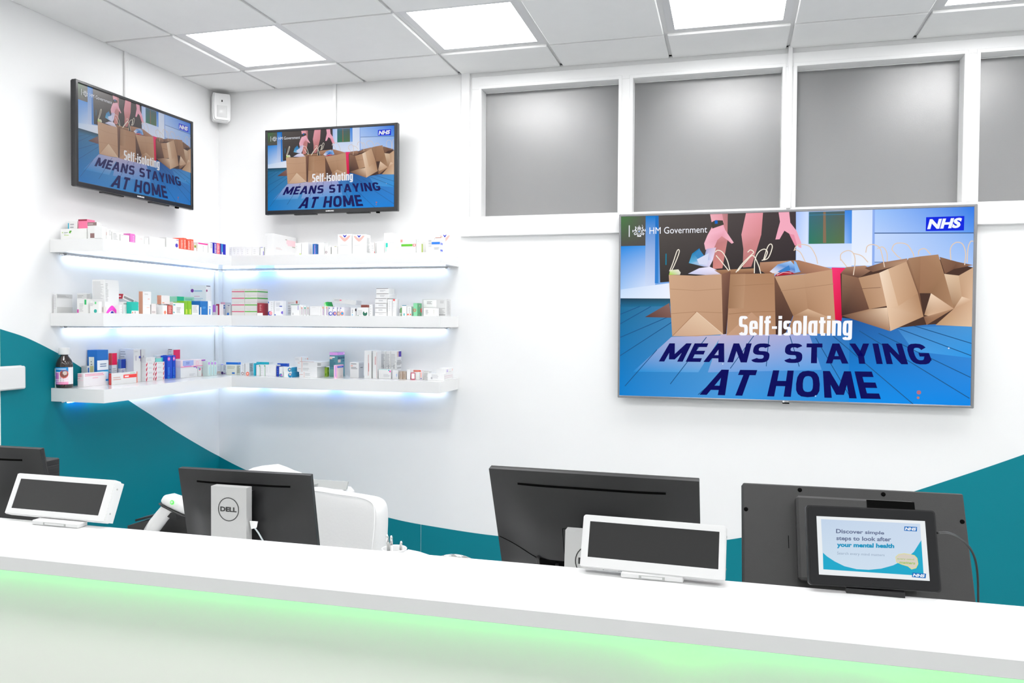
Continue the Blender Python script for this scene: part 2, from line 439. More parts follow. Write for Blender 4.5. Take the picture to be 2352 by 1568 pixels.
# trunking
mb = MB(); mb.box(.002, .030, -.044, -.0002, 1.2705, 1.9195, m_pvc, bev=.002)
struct(mb.build('trim_4'))
mb = MB(); mb.box(.803, .826, -.013, -.0002, 2.55, H+.008, m_pvc, bev=.002); struct(mb.build('trim_5'))
mb = MB(); mb.box(.0002, .013, -.828, -.804, 2.55, H+.004, m_pvc, bev=.002); struct(mb.build('trim_6'))
mb = MB(); mb.box(.0, .012, YB, 0, 0, .09, m_pvc); struct(mb.build('baseboard_left'))
mb = MB(); mb.box(.012, X1, -.012, 0, 0, .09, m_pvc); struct(mb.build('baseboard_back'))

# ================================================================== CORNER SHELVES
DL, DB, LE, RE = .305, .31, -1.317, 1.61
def wall_shelf(z0, z1, label, blue):
    t = thing('wall_shelf', (.15, -.15, z0), label, 'shelf', 'white corner shelves lit from below')
    mb = MB()
    P = [(0.0005, -.0005), (0.0005, LE), (DL, LE), (DL, -DB), (RE, -DB), (RE, -.0005)]
    mb.prism(P, z0, z1, m_white, 'z'); part(mb, 'shelf_board', t)
    mb = MB()
    mb.box(.004, .030, LE+.07, -.05, z0-.010, z0-.0002, m_alu); mb.box(.05, RE-.07, -.030, -.004, z0-.010, z0-.0002, m_alu)
    part(mb, 'light_rail', t)
    def seg(x0, x1, y0, y1, m): 
        mb = MB(); mb.box(x0, x1, y0, y1, z0-.014, z0-.0104, m); return mb
    runs = []
    def run(a, b, axis):
        cuts = sorted([c for c in blue if c[0] == axis and c[1] > a and c[2] < b])
        cur = a
        for _, s_, e_ in cuts: runs.append((axis, cur, s_, m_strip)); runs.append((axis, s_, e_, m_stripb)); cur = e_
        runs.append((axis, cur, b, m_strip))
    run(.05, RE-.075, 'x'); run(LE+.075, -.05, 'y')
    for ax, a, b, m in runs:
        q = MB()
        if ax == 'x': q.box(a, b, -.029, -.021, z0-.014, z0-.0104, m)
        else: q.box(.021, .029, a, b, z0-.014, z0-.0104, m)
        o = part(q, 'led_strip', t); o['label'] = 'white light strip' if m is m_strip else 'blue part of the light strip'
    for (x, y) in ((.018, LE+.05), (RE-.05, -.018)):
        mb = MB(); mb.lathe([(.009, 0), (.009, .010)], (x, y, z0-.0105), m_chrome, 14); part(mb, 'end_cap', t)
    return t
wall_shelf(1.920, 1.980, 'white floating corner shelf with underlighting, highest of the three', [('x', .28, .42)])
wall_shelf(1.568, 1.630, 'white floating corner shelf with underlighting, middle of the three', [('y', -.95, -.88)])
wall_shelf(1.206, 1.270, 'white floating corner shelf with underlighting, lowest, just above the teal curve', [('x', .78, .87), ('x', 1.26, 1.36), ('x', .30, .36), ('y', -.52, -.44), ('y', -1.22, -1.1)])

# ------------------------------------------------------------------ medicine boxes
BOXES = [
('T', 0.0445, -1.195, 1.9802, 0.054, 0.06, 0.0983, 'F', 'f3f3f1', 'Ar 0 .0 .12 .9 28b2cc;Al .25 .2 .8 .9 5 a9a9ad', 'white carton with a turquoise edge strip behind the leaf-print box, top shelf left', 0),
('T', 0.1049, -1.2, 1.9802, 0.051, 0.05, 0.1053, 'F', 'ff7fa8', 'Al .55 .15 .9 .5 3 fff0f4;Ar 0 .92 1 1 9b2b48', 'pink carton standing behind the white leaf-print box at the left of the top shelf', 0),
('T', 0.1219, -1.265, 1.9802, 0.1509, 0.07, 0.0508, 'F', 'f6f6f4', 'Ar .06 .62 .1 .7 9bc53d;Al .14 .6 .3 .72 1 8d9a8d;Ar .33 .6 .4 .72 5eae1c;Ar .35 .72 .43 .82 4a9c14;Ar .14 .38 .32 .43 b4d36a;Al .14 .5 .26 .56 1 aaaaaa', 'wide white carton with small green leaf logo, leftmost on the top shelf', 0),
('T', 0.2286, -1.2863, 1.9802, 0.052, 0.0274, 0.0785, 'F', 'f3f3f1', 'Fr 0 .8 1 1 8c7472;Fl .05 .86 .9 .93 1 e8e0de;Fr .3 .06 1 .34 94706e', 'white carton with brown top band and brown square, beside the pink carton', 0),
('T', 0.279, -1.3056, 1.9802, 0.04, 0.0276, 0.0567, 'S', 'f6f6f6', '', 'plain white carton immediately right of the brown-banded carton, top shelf', 0),
('T', 0.25, -1.2457, 1.9802, 0.05, 0.0338, 0.0516, 'S', 'f3f3f1', 'Ar .02 .4 .1 .7 c58f88;Al .5 .4 .9 .9 3 c8c8c8', 'small white carton with a fine red-brown edge mark, left part of top shelf', 0),
('T', 0.25, -1.1991, 1.9802, 0.05, 0.0488, 0.0414, 'S', 'f3f3f1', 'Al .1 .1 .7 .9 5 b8b8ba', 'small white carton printed with grey text lines, left part of top shelf', 0),
('T', 0.25, -1.1395, 1.9802, 0.05, 0.0591, 0.0347, 'S', 'f3f3f1', 'Ar .05 .86 .6 .92 c4c4c4', 'small white carton with grey top flap line, left of the magenta tube box', 0),
('T', 0.255, -1.0874, 1.9802, 0.04, 0.0334, 0.0459, 'S', 'ef7fd0', 'Al .55 .1 .85 .8 4 ffc4ec', 'small magenta-pink carton standing among white ones on the top shelf', 0),
('T', 0.25, -1.0368, 1.9802, 0.05, 0.062, 0.0411, 'S', 'f3f3f1', 'Ar .5 .6 .8 .66 d8b8bc', 'low white carton immediately right of the small magenta carton', 0),
('T', 0.25, -0.9885, 1.9802, 0.05, 0.0286, 0.037, 'S', 'f3f3f1', 'Ar .1 .8 .7 .86 c8c8c8', 'tiny white carton second to the right of the magenta carton', 0),
('T', 0.25, -0.9086, 1.9802, 0.05, 0.1184, 0.045, 'S', 'f8f8f8', '', 'long low plain white carton in the middle of the left top shelf', 0),
('T', 0.25, -0.7896, 1.9802, 0.05, 0.0995, 0.0538, 'S', 'f3f3f1', 'Ac .82 .35 .2 4a3fb8;Ar .8 .85 .98 .9 6a62c8', 'white carton with a violet dot left of the orange-red boxes', 0),
('T', 0.26, -0.7276, 1.9802, 0.05, 0.0233, 0.0615, 'S', 'ff6a52', 'Al .25 .1 .75 .85 6 ffd9cf', 'thin orange-red carton with pale vertical lettering, first of four in a row', 0),
('T', 0.26, -0.7015, 1.9802, 0.05, 0.0254, 0.0641, 'S', 'ff6a52', 'Al .25 .1 .75 .85 6 ffd9cf', 'thin orange-red carton with pale vertical lettering, second of four in a row', 0),
('T', 0.26, -0.6688, 1.9802, 0.05, 0.0257, 0.0603, 'S', 'ff6a52', 'Al .25 .1 .75 .85 6 ffd9cf', 'thin orange-red carton with pale vertical lettering, third of four in a row', 0),
('T', 0.26, -0.642, 1.9802, 0.05, 0.0242, 0.0631, 'S', 'ff6a52', 'Al .25 .1 .75 .85 6 ffd9cf', 'thin orange-red carton with pale vertical lettering, fourth of four in a row', 0),
('T', 0.245, -0.5894, 1.9802, 0.04, 0.0162, 0.0403, 'S', 'f3f3f1', 'Ar 0 .55 1 .9 a8b03a;Al .1 .6 .9 .8 1 7c7c4c', 'small white carton with an olive-green band right of the orange-red boxes', 0),
('T', 0.25, -0.5361, 1.9802, 0.05, 0.0892, 0.0537, 'S', 'f3f3f1', 'Ar .05 .84 1 .97 ff1696;Al .5 .1 .6 .7 4 b8b8b8', 'white carton with a magenta wedge along its top edge, top shelf', 0),
('T', 0.25, -0.4659, 1.9802, 0.05, 0.0394, 0.0605, 'S', 'f3f3f1', 'Al .5 .5 .9 .9 3 9a9aa4', 'white carton left of the navy and coral striped carton, top shelf', 0),
('T', 0.26, -0.3909, 1.9802, 0.05, 0.1094, 0.0642, 'S', '1018b8', 'Ar 0 0 .2 1 6a55b4;Al .03 .1 .17 .9 6 f4efff;Ar .2 0 .47 1 ff5e68;Al .25 .1 .42 .9 7 ffe4e4;Ar .47 0 .64 1 3a2a98;Ar .62 .25 .7 1 18b4e8;Ar .64 0 .72 .25 f0f4ff', 'navy, coral and cyan striped carton at the inner corner of the top shelf', 0),
('T', 0.2781, -0.245, 1.9802, 0.0266, 0.06, 0.0548, 'F', 'f5f5f5', 'Al .2 .2 .5 .8 3 d6d6d6', 'small white pack, first right of the striped corner carton on the top shelf', 0),
('T', 0.3027, -0.242, 1.9802, 0.0207, 0.06, 0.0572, 'F', 'f5f5f5', 'Al .2 .2 .5 .8 3 d6d6d6', 'small white pack, second right of the striped corner carton on the top shelf', 0),
('T', 0.3257, -0.239, 1.9802, 0.0236, 0.06, 0.057, 'F', 'f5f5f5', 'Al .2 .2 .5 .8 3 d6d6d6', 'small white pack, third right of the striped corner carton on the top shelf', 0),
('T', 0.3531, -0.236, 1.9802, 0.0294, 0.06, 0.0568, 'F', 'f5f5f5', 'Al .2 .2 .5 .8 3 d6d6d6', 'small white pack, fourth right of the striped corner carton on the top shelf', 0),
('T', 0.3892, -0.233, 1.9802, 0.041, 0.06, 0.0537, 'F', 'f5f5f5', 'Al .2 .2 .5 .8 3 d6d6d6', 'small white pack, fifth right of the striped corner carton on the top shelf', 0),
('T', 0.4354, -0.23, 1.9802, 0.0495, 0.06, 0.053, 'F', 'f5f5f5', 'Al .2 .2 .5 .8 3 d6d6d6', 'small white pack, sixth right of the striped corner carton on the top shelf', 0),
('T', 0.4871, -0.245, 1.9802, 0.0231, 0.06, 0.051, 'F', 'f3f3f1', 'Ar .8 0 1 .5 7a6fd0;Ar .1 .92 .7 .98 8a80d0', 'small white carton with a violet edge left of the big white box', 0),
('T', 0.5332, -0.145, 1.9802, 0.0574, 0.26, 0.1284, 'F', 'f4f4f4', 'Sr .55 .62 .95 .82 f9cfd6;Sr .6 .55 .95 .62 f9cfd6;Sr .5 .8 .57 .84 a8a49a;Sr .8 .5 .95 .55 b4b0a6;Fl .1 .1 .3 .9 9 e2e2e2;Sl .1 .3 .4 .4 2 d8c8c8', 'tallest white box with a pink and grey triangle on its side, top shelf', 0),
('T', 0.7237, -0.225, 1.9802, 0.0394, 0.1, 0.069, 'F', 'f3f3f1', 'Ar .7 .05 .95 .12 a8cc3c;Al .1 .2 .4 .8 4 dadada', 'small white carton right of the tall white box, green dot at its foot', 0),
('T', 0.7672, -0.235, 1.9802, 0.042, 0.08, 0.0707, 'F', 'f6f6f6', '', 'plain white carton left of the small royal blue carton, top shelf', 0),
('T', 0.8286, -0.2636, 1.9802, 0.025, 0.0228, 0.0621, 'F', '1068b8', 'Fr .5 .05 .62 .9 d88cc0;Fl .7 .1 .9 .6 3 4a8ad8', 'small royal blue carton with a pink vertical stripe, top shelf', 0),
('T', 0.8736, -0.25, 1.9802, 0.0318, 0.05, 0.0687, 'F', 'f8f8f8', '', 'plain white carton touching the right side of the royal blue carton', 0),
('T', 0.9116, -0.25, 1.9802, 0.0358, 0.05, 0.0455, 'F', 'f3f3f1', 'Ao .25 .3 .15 6a4a54;Al .6 .2 .9 .8 4 d8d8d8', 'small white pack with a dark looped letter, second right of the blue carton', 0),
('T', 0.9549, -0.25, 1.9802, 0.0343, 0.05, 0.0472, 'F', 'f3f3f1', 'Ar .5 .9 .9 .98 b4b48a;Al .1 .2 .5 .8 4 dcdcdc', 'small white pack with olive top speck beside the coral-chevron boxes', 0),
('T', 1.0196, -0.215, 1.9802, 0.0871, 0.12, 0.1133, 'F', 'fafafa', 'Fv .5 .93 .42 .3 .14 f8b4aa;Fv .5 .97 .14 .13 .07 1c22b4;Fl .15 .42 .85 .5 2 d8d8d8;Fl .15 .06 .85 .1 1 dcdcdc', 'tall white box with coral and blue chevrons, left one of the pair', 0),
('T', 1.1083, -0.2437, 1.9802, 0.0822, 0.0626, 0.1101, 'F', 'fafafa', 'Fv .5 .93 .42 .3 .14 f8b4aa;Fv .5 .97 .14 .13 .07 1c22b4;Fl .15 .42 .85 .5 2 d8d8d8;Fl .15 .06 .85 .1 1 dcdcdc;Sl .2 .1 .8 .85 12 b8b8b8', 'tall white box with coral and blue chevrons, right one of the pair', 0),
('T', 1.1949, -0.2634, 1.9802, 0.0213, 0.0231, 0.0624, 'F', 'f3f3f1', 'Fr .85 0 1 1 b8a8a8;Fr .82 .04 1 .2 c83c34;Fl .1 .2 .7 .8 3 d2d2d2', 'small white carton with a red and grey edge strip right of the chevron pair', 0),
('T', 1.2374, -0.25, 1.9802, 0.0372, 0.05, 0.0687, 'F', 'f7f7f7', '', 'plain white carton between the chevron pair and the teal-printed carton', 0),
('T', 1.2286, -0.115, 1.9802, 0.0518, 0.06, 0.1291, 'F', 'fafafa', '', 'tall plain white carton rising behind the teal-printed carton, top shelf', 0),
('T', 1.3056, -0.2604, 1.9802, 0.0871, 0.0091, 0.08, 'F', 'f3f3f1', 'Fr .06 .45 .2 .75 1cc8b4;Fr .06 .15 .1 .45 58d8b4;Fr .62 .02 .98 .3 dcdcd2;Fr .75 .3 .98 .48 dcdcd2;Fl .3 .7 .8 .78 1 d6d6d6', 'white carton with a teal block and grey triangle, right half of top shelf', 0),
('T', 1.3985, -0.2486, 1.9802, 0.0916, 0.0128, 0.079, 'F', 'f3f3f1', 'Fr .05 .5 .78 .66 58b41c;Fr .8 .5 1 .66 c8443c;Fr .84 .54 .96 .62 f8f0f0;Fl .2 .2 .6 .3 2 dadada;Fr .0 .8 .14 .98 e09890', 'white carton with a green stripe ending in a red frame, top shelf', 0),
('T', 1.465, -0.2185, 1.9802, 0.026, 0.0729, 0.0879, 'F', 'f3f3f1', 'Sr 0 .02 .3 .6 b4c860;Fl .1 .7 .4 .9 2 cccccc', 'white carton with an olive-yellow vertical strip right of the green-striped carton', 0),
('T', 1.5329, -0.225, 1.9802, 0.0426, 0.06, 0.0862, 'F', 'f3f3f1', 'Ar .2 .72 .6 .84 c4c4c4;Ar .2 .55 .6 .68 c4c4c4;Ar .2 .38 .6 .5 cccccc', 'white carton with three grey barcode blocks near the right end, top shelf', 0),
('T', 1.5668, -0.09, 1.9802, 0.0764, 0.06, 0.1189, 'F', 'fafafa', 'Fv .5 .93 .42 .3 .14 f8b4aa;Fv .5 .97 .14 .13 .07 1c22b4;Fl .15 .42 .85 .5 2 d8d8d8;Fl .15 .06 .85 .1 1 dcdcdc', 'white box with coral and blue chevrons behind the yellow-labelled carton', 0),
('T', 1.5819, -0.2339, 1.9802, 0.0461, 0.0421, 0.0853, 'F', 'f3f3f1', 'Fr .02 .58 .9 .76 e4e28c;Fl .05 .8 .5 .9 2 b4b4b4;Fr .02 .96 .8 1 a05848', 'white carton with a pale yellow label at the right end, top shelf', 0),
('T', 1.5799, -0.2778, 1.9802, 0.0503, 0.0444, 0.07, 'F', 'f0f0f2', 'Fr .02 .62 .98 .8 1478e4;Sr .1 .6 .9 .75 7c8ce4;Sr .1 .08 .9 .22 5068d8;Fl .3 .2 .95 .4 2 bcbcbc', 'white carton with a bright blue bar, rightmost on the top shelf', 0),
('M', 0.0165, -1.258, 1.6302, 0.021, 0.094, 0.0907, 'F', 'eeeeee', 'Sr .0 .78 1 1 c6c6c6;Sl .03 .83 .8 .95 3 9c9c9c;Sr 0 0 1 .32 c8c8c6;Fl .1 .2 .85 .95 9 cfcfd2', 'big white carton with two grey blocks, leftmost on the middle shelf', 0),
('M', 0.0837, -1.17, 1.6302, 0.0773, 0.06, 0.0971, 'F', 'f3f3f1', 'Ar 0 .74 .75 .97 d6d6d4;Ar .75 .72 1 .97 bcbcbc;Al .05 .78 .5 .92 2 a8a8a8', 'white carton with a grey fading top band, behind small boxes, middle shelf left', 0),
('M', 0.1428, -1.255, 1.6302, 0.0631, 0.03, 0.0677, 'F', 'f3f3f1', 'Ar .68 .6 .86 .95 2cb468;Ar 0 .02 .16 .26 c850a0;Al .22 .1 .6 .7 6 bdbdbd', 'small white carton with a green triangle and a magenta corner block', 0),
('M', 0.2113, -1.2603, 1.6302, 0.0513, 0.0194, 0.0554, 'F', 'f3f3f1', 'Ar .55 .78 .72 .98 58cc7c;Ac .62 .18 .16 20a89c;Al .05 .6 .45 .9 3 c4c4c4', 'small white carton with green tick and teal foot mark, middle shelf left', 0),
('M', 0.2362, -1.2425, 1.6302, 0.025, 0.015, 0.0313, 'F', 'e8e0de', 'Ar .35 .2 .9 .9 bcb4b4', 'tiny beige-grey pack between the green-tick carton and the tall arch carton', 0),
('M', 0.183, -1.1651, 1.6302, 0.0723, 0.0937, 0.1629, 'F', 'f5f5f5', 'Fl .05 .42 .95 .95 14 c6c6c8;Sl .05 .35 .25 .9 12 b6b6b6;Sh .5 .0 .44 .24 .10 f44cd0;Sh .5 .0 .13 .07 .05 2426b8', 'tallest carton on the middle shelf, white with a magenta and blue arch', 0),
('M', 0.245, -1.1455, 1.6302, 0.02, 0.0176, 0.0421, 'S', 'f3f3f1', 'Al .4 .0 .7 .9 3 c8c8c8', 'thin white carton propping the leaning open carton, middle shelf', 0),
('M', 0.235, -1.0937, 1.6302, 0.02, 0.051, 0.0579, 'S', 'f0f0f0', 'Ar .05 .78 .95 .92 a4a4a0;Ar .15 .2 .7 .55 dcdcda', 'white carton with pale grey panel under the leaning open carton', 0),
('M', 0.2603, -1.073, 1.6302, 0.0294, 0.0488, 0.0584, 'S', '14c4b4', 'Ar 0 0 1 .25 f2f0ee;Ar .05 .02 .25 .16 e09080;Ar .45 .02 .55 .2 6a5a5a', 'turquoise carton with a white foot under the leaning open carton', 0),
('M', 0.2432, -0.9663, 1.6302, 0.0236, 0.0543, 0.0479, 'F', 'f4f4f4', 'Fr 0 0 1 1 dc9c80;Sl .5 .6 .9 .75 1 e0b8a8', 'lower white carton with a tan end in the stack of two beside the turquoise carton', 0),
('M', 0.2433, -0.9628, 1.6782, 0.0234, 0.061, 0.0661, 'F', 'f4f4f4', 'Fr 0 0 1 1 dc9c80;Sl .2 .7 .8 .9 1 cccccc;Sr .6 .4 .8 .46 e0b0a8', 'upper white carton with a tan end in the stack of two beside the turquoise carton', 0),
('M', 0.235, -0.9114, 1.6302, 0.04, 0.036, 0.0538, 'S', 'eee8e6', 'Al .05 .08 .9 .3 2 a08c8c', 'small white carton with dark foot lines right of the stack of two', 0),
('M', 0.21, -0.8486, 1.6302, 0.05, 0.0336, 0.0531, 'S', 'e8e8e8', '', 'lower small white-grey carton beneath the tan-ended carton, middle shelf', 0),
('M', 0.2423, -0.8218, 1.6834, 0.0255, 0.0663, 0.0457, 'F', 'f4f2f0', 'Fr 0 0 1 1 d89478;Sr .1 .1 .35 .22 e8a888', 'white carton with a salmon-tan end lying above smaller boxes, middle shelf', 0),
('M', 0.2553, -0.8515, 1.6302, 0.0394, 0.0338, 0.0462, 'S', 'f6f6f4', 'Ac .5 .2 .2 f08468', 'small white carton with a coral circle at its foot, middle shelf', 0),
('M', 0.25, -0.8123, 1.6302, 0.05, 0.0379, 0.047, 'S', 'c8443c', 'Al .15 .1 .9 .9 7 f0b8b0', 'small brick-red carton with white lines, middle shelf', 0),
('M', 0.245, -0.7428, 1.6302, 0.06, 0.0906, 0.0665, 'S', 'f4f4f2', 'Ar 0 .94 1 1 6cac10;Ar .02 .72 .2 .8 18a4a8;Ar .02 .1 .12 .2 18a4a8;Al .3 .1 .7 .6 6 b0b0b0', 'white carton with green top edge and teal marks left of the lime cartons', 0),
('M', 0.25, -0.6802, 1.6302, 0.05, 0.0274, 0.0737, 'S', '86c41c', 'Ar .4 .05 .8 .4 ccd84c', 'lime green narrow carton, left of the two side by side', 0),
('M', 0.25, -0.6498, 1.6302, 0.05, 0.0296, 0.0745, 'S', '8ac81e', 'Ar .4 .05 .8 .4 ccd84c', 'lime green narrow carton, right of the two side by side', 0),
('M', 0.145, -0.5526, 1.6302, 0.06, 0.149, 0.1009, 'S', 'a8e8c8', 'Ar 0 .0 .4 1 10c090;Al .45 .8 .9 .92 2 50b890', 'emerald and mint carton standing behind the lime cartons', 0),
('M', 0.1217, -0.3459, 1.6302, 0.1065, 0.0495, 0.1743, 'F', 'f6f6f6', 'Fc .13 .82 .06 7a2c98;Fl .25 .76 .9 .86 1 9cbcd4;Fl .25 .6 .7 .66 1 d8b4c4;Fl .25 .48 .85 .58 2 b4ccdc;Sc .15 .82 .04 a84c80;Sr .05 .96 .8 .99 6a6468', 'tall white carton with a purple dot and pale blue lettering, near the corner', 0),
('M', 0.25, -0.6012, 1.6302, 0.05, 0.0604, 0.0538, 'S', 'f3f3f1', 'Al .1 .2 .9 .9 5 bcbcbc', 'low white carton with grey text right of the lime cartons', 0),
('M', 0.235, -0.5125, 1.6302, 0.06, 0.0666, 0.0777, 'S', '0874c4', 'Ar 0 .0 .12 .55 f0f0f0;Al .3 .45 .8 .6 2 58a8e0', 'bright blue carton with white lower-left bite, near the corner of middle shelf', 0),
('M', 0.24, -0.4582, 1.6302, 0.05, 0.0341, 0.0796, 'S', 'f6f8fa', 'Ar .3 .02 .6 .45 1878d0;Ar .2 .55 .7 .6 1878d0', 'narrow white carton with a small blue bar touching the bright blue carton', 0),
('M', 0.1875, -0.195, 1.6302, 0.0301, 0.06, 0.0786, 'F', 'f0f0f4', 'Ar 0 .82 1 1 f4b4c8;Ar 0 .68 1 .78 3c68b4;Ar 0 .52 1 .62 1858b0;Ar 0 0 .6 .5 f4a8b4', 'white carton with a pink top and blue lines beside the corner, middle shelf', 0),
('M', 0.1846, -0.29, 1.6302, 0.0193, 0.03, 0.061, 'F', 'f4f0f6', 'Ar 0 .3 1 1 b06cd0', 'purple and white slim carton at the inner corner, middle shelf', 0),
('M', 0.2084, -0.285, 1.6302, 0.0222, 0.04, 0.0662, 'F', 'f4eef0', 'Ar .5 0 1 .9 b02c58;Ar 0 .85 1 1 a02850', 'dark red edged slim carton right of the purple slim carton', 0),
('M', 0.2465, -0.225, 1.6302, 0.0283, 0.06, 0.0648, 'F', 'e8e8ea', 'Ac .4 .12 .12 1868c0;Ar .3 .85 .8 .92 50508c;Al .1 .2 .8 .8 5 a4a4aa', 'grey-lettered white carton with a blue blob left of the stacked cartons', 0),
('M', 0.3259, -0.185, 1.6302, 0.0854, 0.18, 0.0386, 'F', 'e6e2de', 'Fr 0 .5 1 .64 d84870;Fl .2 .8 .6 .86 1 c4c0bc', 'pale grey flat carton with a red stripe, bottom of its stack of four', 0),
('M', 0.3259, -0.185, 1.6689, 0.0854, 0.18, 0.0396, 'F', 'e6e2de', 'Fr 0 .5 1 .64 d84870;Fl .2 .8 .6 .86 1 c4c0bc', 'pale grey flat carton with a red stripe, third from top of its stack of four', 0),
('M', 0.326, -0.185, 1.7088, 0.0853, 0.18, 0.0396, 'F', 'e6e2de', 'Fr 0 .5 1 .64 d84870;Fl .2 .8 .6 .86 1 c4c0bc', 'pale grey flat carton with a red stripe, second from top of its stack of four', 0),
('M', 0.3261, -0.185, 1.7486, 0.0853, 0.18, 0.0383, 'F', 'e6e2de', 'Fr 0 .5 1 .64 d84870;Fl .2 .8 .6 .86 1 c4c0bc', 'pale grey flat carton with a red stripe, top of its stack of four', 0),
('M', 0.4118, -0.185, 1.6302, 0.0835, 0.18, 0.0387, 'F', 'e6e2de', 'Fr 0 .5 1 .64 50ac10;Fl .2 .8 .6 .86 1 c4c0bc', 'pale grey flat carton with a green stripe, bottom of its stack of four', 0),
('M', 0.4118, -0.185, 1.669, 0.0834, 0.18, 0.0394, 'F', 'e6e2de', 'Fr 0 .5 1 .64 50ac10;Fl .2 .8 .6 .86 1 c4c0bc', 'pale grey flat carton with a green stripe, third from top of its stack of four', 0),
('M', 0.4119, -0.2185, 1.7087, 0.0834, 0.113, 0.0394, 'F', 'e6e2de', 'Fr 0 .5 1 .64 50ac10;Fl .2 .8 .6 .86 1 c4c0bc;Sr 0 .5 1 .66 14a414', 'pale grey flat carton with a green stripe, second from top of its stack of four', 0),
('M', 0.4119, -0.2185, 1.7484, 0.0833, 0.113, 0.0381, 'F', 'e6e2de', 'Fr 0 .5 1 .64 50ac10;Fl .2 .8 .6 .86 1 c4c0bc;Sr 0 .5 1 .66 14a414', 'pale grey flat carton with a green stripe, top of its stack of four', 0),
('M', 0.4793, -0.235, 1.6302, 0.0364, 0.1, 0.0718, 'F', 'a83040', 'Ar 0 0 1 .2 f4f0f0;Al .4 .35 .8 .9 8 e0a0a0', 'dark red carton with white foot beside the green-striped stack', 0),
('M', 0.5457, -0.235, 1.6302, 0.0374, 0.08, 0.0847, 'F', 'f8f8fa', 'Ac .35 .14 .17 2044b8;Ac .45 .16 .13 f49ca4;Ar 0 .84 .15 .95 1c5cc0;Al .5 .3 .8 .95 5 d4d4d4', 'white carton with coral circle in a blue ring right of the dark red carton', 0),
('M', 0.5959, -0.2583, 1.6302, 0.0572, 0.0334, 0.0847, 'F', 'f8f8fa', 'Fl .2 .6 .85 .9 3 bcbcc4;Fc .93 .2 .1 7058c8;Fr .6 .6 .9 .66 1c44b0;Fc .1 .04 .05 1c5cc0;Fl .2 .3 .8 .5 3 d8d8d8', 'white carton with grey lettering and a violet half-circle, middle shelf', 0),
('M', 0.6326, -0.1675, 1.6302, 0.0724, 0.015, 0.0899, 'F', 'f4f4f4', 'Ar .75 .8 .9 .98 c05848;Al .02 .8 .6 .88 1 d0b0b0;Al .02 .1 .3 .7 4 c8c8c8', 'flat white carton with a brick-red square, behind the green-lidded pack', 0),
('M', 0.7035, -0.235, 1.6302, 0.0558, 0.08, 0.0644, 'F', 'f6f6f6', 'Ar 0 .95 1 1 4a8a6c;Ar .8 .5 .88 .9 9c90c8;Ar .2 .05 .3 .25 b0b0b0;Ar .05 .1 .1 .8 d8d8d8', 'white carton with dark green top edge and a violet vertical stripe', 0),
('M', 0.7404, -0.225, 1.6302, 0.0169, 0.08, 0.0545, 'F', 'f4f4f4', 'Ar .35 .7 .75 .9 d8907c;Ar .5 .1 .65 .75 8c5c80', 'thin white carton with a tapering plum mark, first left of the blank white carton', 0),
('M', 0.7608, -0.225, 1.6302, 0.0183, 0.08, 0.0545, 'F', 'f4f4f4', 'Ar .35 .7 .75 .9 1ca48c;Ar .5 .1 .65 .75 8c5c80', 'thin white carton with a tapering plum mark, second left of the blank white carton', 0),
('M', 0.7805, -0.225, 1.6302, 0.0154, 0.08, 0.0545, 'F', 'f4f4f4', 'Ar .35 .7 .75 .9 d8a080;Ar .5 .1 .65 .75 8c5c80', 'thin white carton with a tapering plum mark, third left of the blank white carton', 0),
('M', 0.8312, -0.235, 1.6302, 0.0664, 0.08, 0.0544, 'F', 'f2f2f2', 'Al .2 .85 .6 .9 1 c4c4c4;Ar .05 .04 .9 .08 d0d0d0', 'blank wide white carton in the middle of the back middle shelf', 0),
('M', 0.8754, -0.225, 1.6302, 0.0208, 0.08, 0.0546, 'F', 'f4f4f4', 'Ar .4 .75 .8 .95 d49878;Ar .55 .05 .75 .75 90609c', 'thin white carton with a brown and purple taper, left of two by the blank carton', 0),
('M', 0.899, -0.225, 1.6302, 0.0208, 0.08, 0.0546, 'F', 'f4f4f4', 'Ar .4 .75 .8 .95 d49878;Ar .55 .05 .75 .75 90609c', 'thin white carton with a brown and purple taper, right of two by the blank carton', 0),
('M', 0.9252, -0.225, 1.6302, 0.0235, 0.08, 0.0497, 'F', 'f2f0f6', 'Ac .5 .25 .24 2444b0;Ac .55 .26 .15 e8e0f4;Ar .1 .8 .3 .92 3c4cb0', 'thin white carton with a white-centred ring on its foot, middle shelf', 0),
('M', 0.9521, -0.225, 1.6302, 0.0248, 0.08, 0.0497, 'F', 'f2f0f6', 'Ac .5 .25 .24 2c40b8;Ac .55 .26 .15 f0a08c;Ar .1 .8 .3 .92 3c4cb0', 'thin white carton with a coral-centred ring on its foot, middle shelf', 0),
('M', 0.9755, -0.225, 1.6302, 0.0137, 0.08, 0.0497, 'F', 'f2f0f6', 'Ac .5 .25 .24 a88478;Ac .55 .26 .15 d8c0b0;Ar .1 .8 .3 .92 3c4cb0', 'thin white carton with a brown streaks on its foot, middle shelf', 0),
('M', 0.9981, -0.225, 1.6302, 0.026, 0.08, 0.0497, 'F', 'f2f0f6', 'Ac .5 .25 .24 f08c70;Ac .55 .26 .15 18a0e0;Ar .1 .8 .3 .92 3c4cb0', 'thin white carton with a blue-centred coral ring on its foot, middle shelf', 0),
('M', 1.0755, -0.274, 1.6302, 0.0243, 0.0221, 0.0445, 'F', 'f4f4f4', 'Fl .3 .3 .55 .8 4 5c5060;Sr .1 .6 .9 .9 3c3434;Fr .3 .05 .5 .2 30b0e0', 'white carton with dark barcode beside the leaning green carton', 0),
('M', 1.1306, -0.25, 1.6302, 0.0686, 0.05, 0.0472, 'F', 'f0f0f0', 'Fc .72 .28 .3 14644c;Fc .75 .5 .16 f4e8ec;Fl .1 .1 .5 .7 4 c0c0c0;Fc .1 .03 .06 2c6c3c', 'white carton with a dark green moon-shaped mark under the sloping long carton', 0),
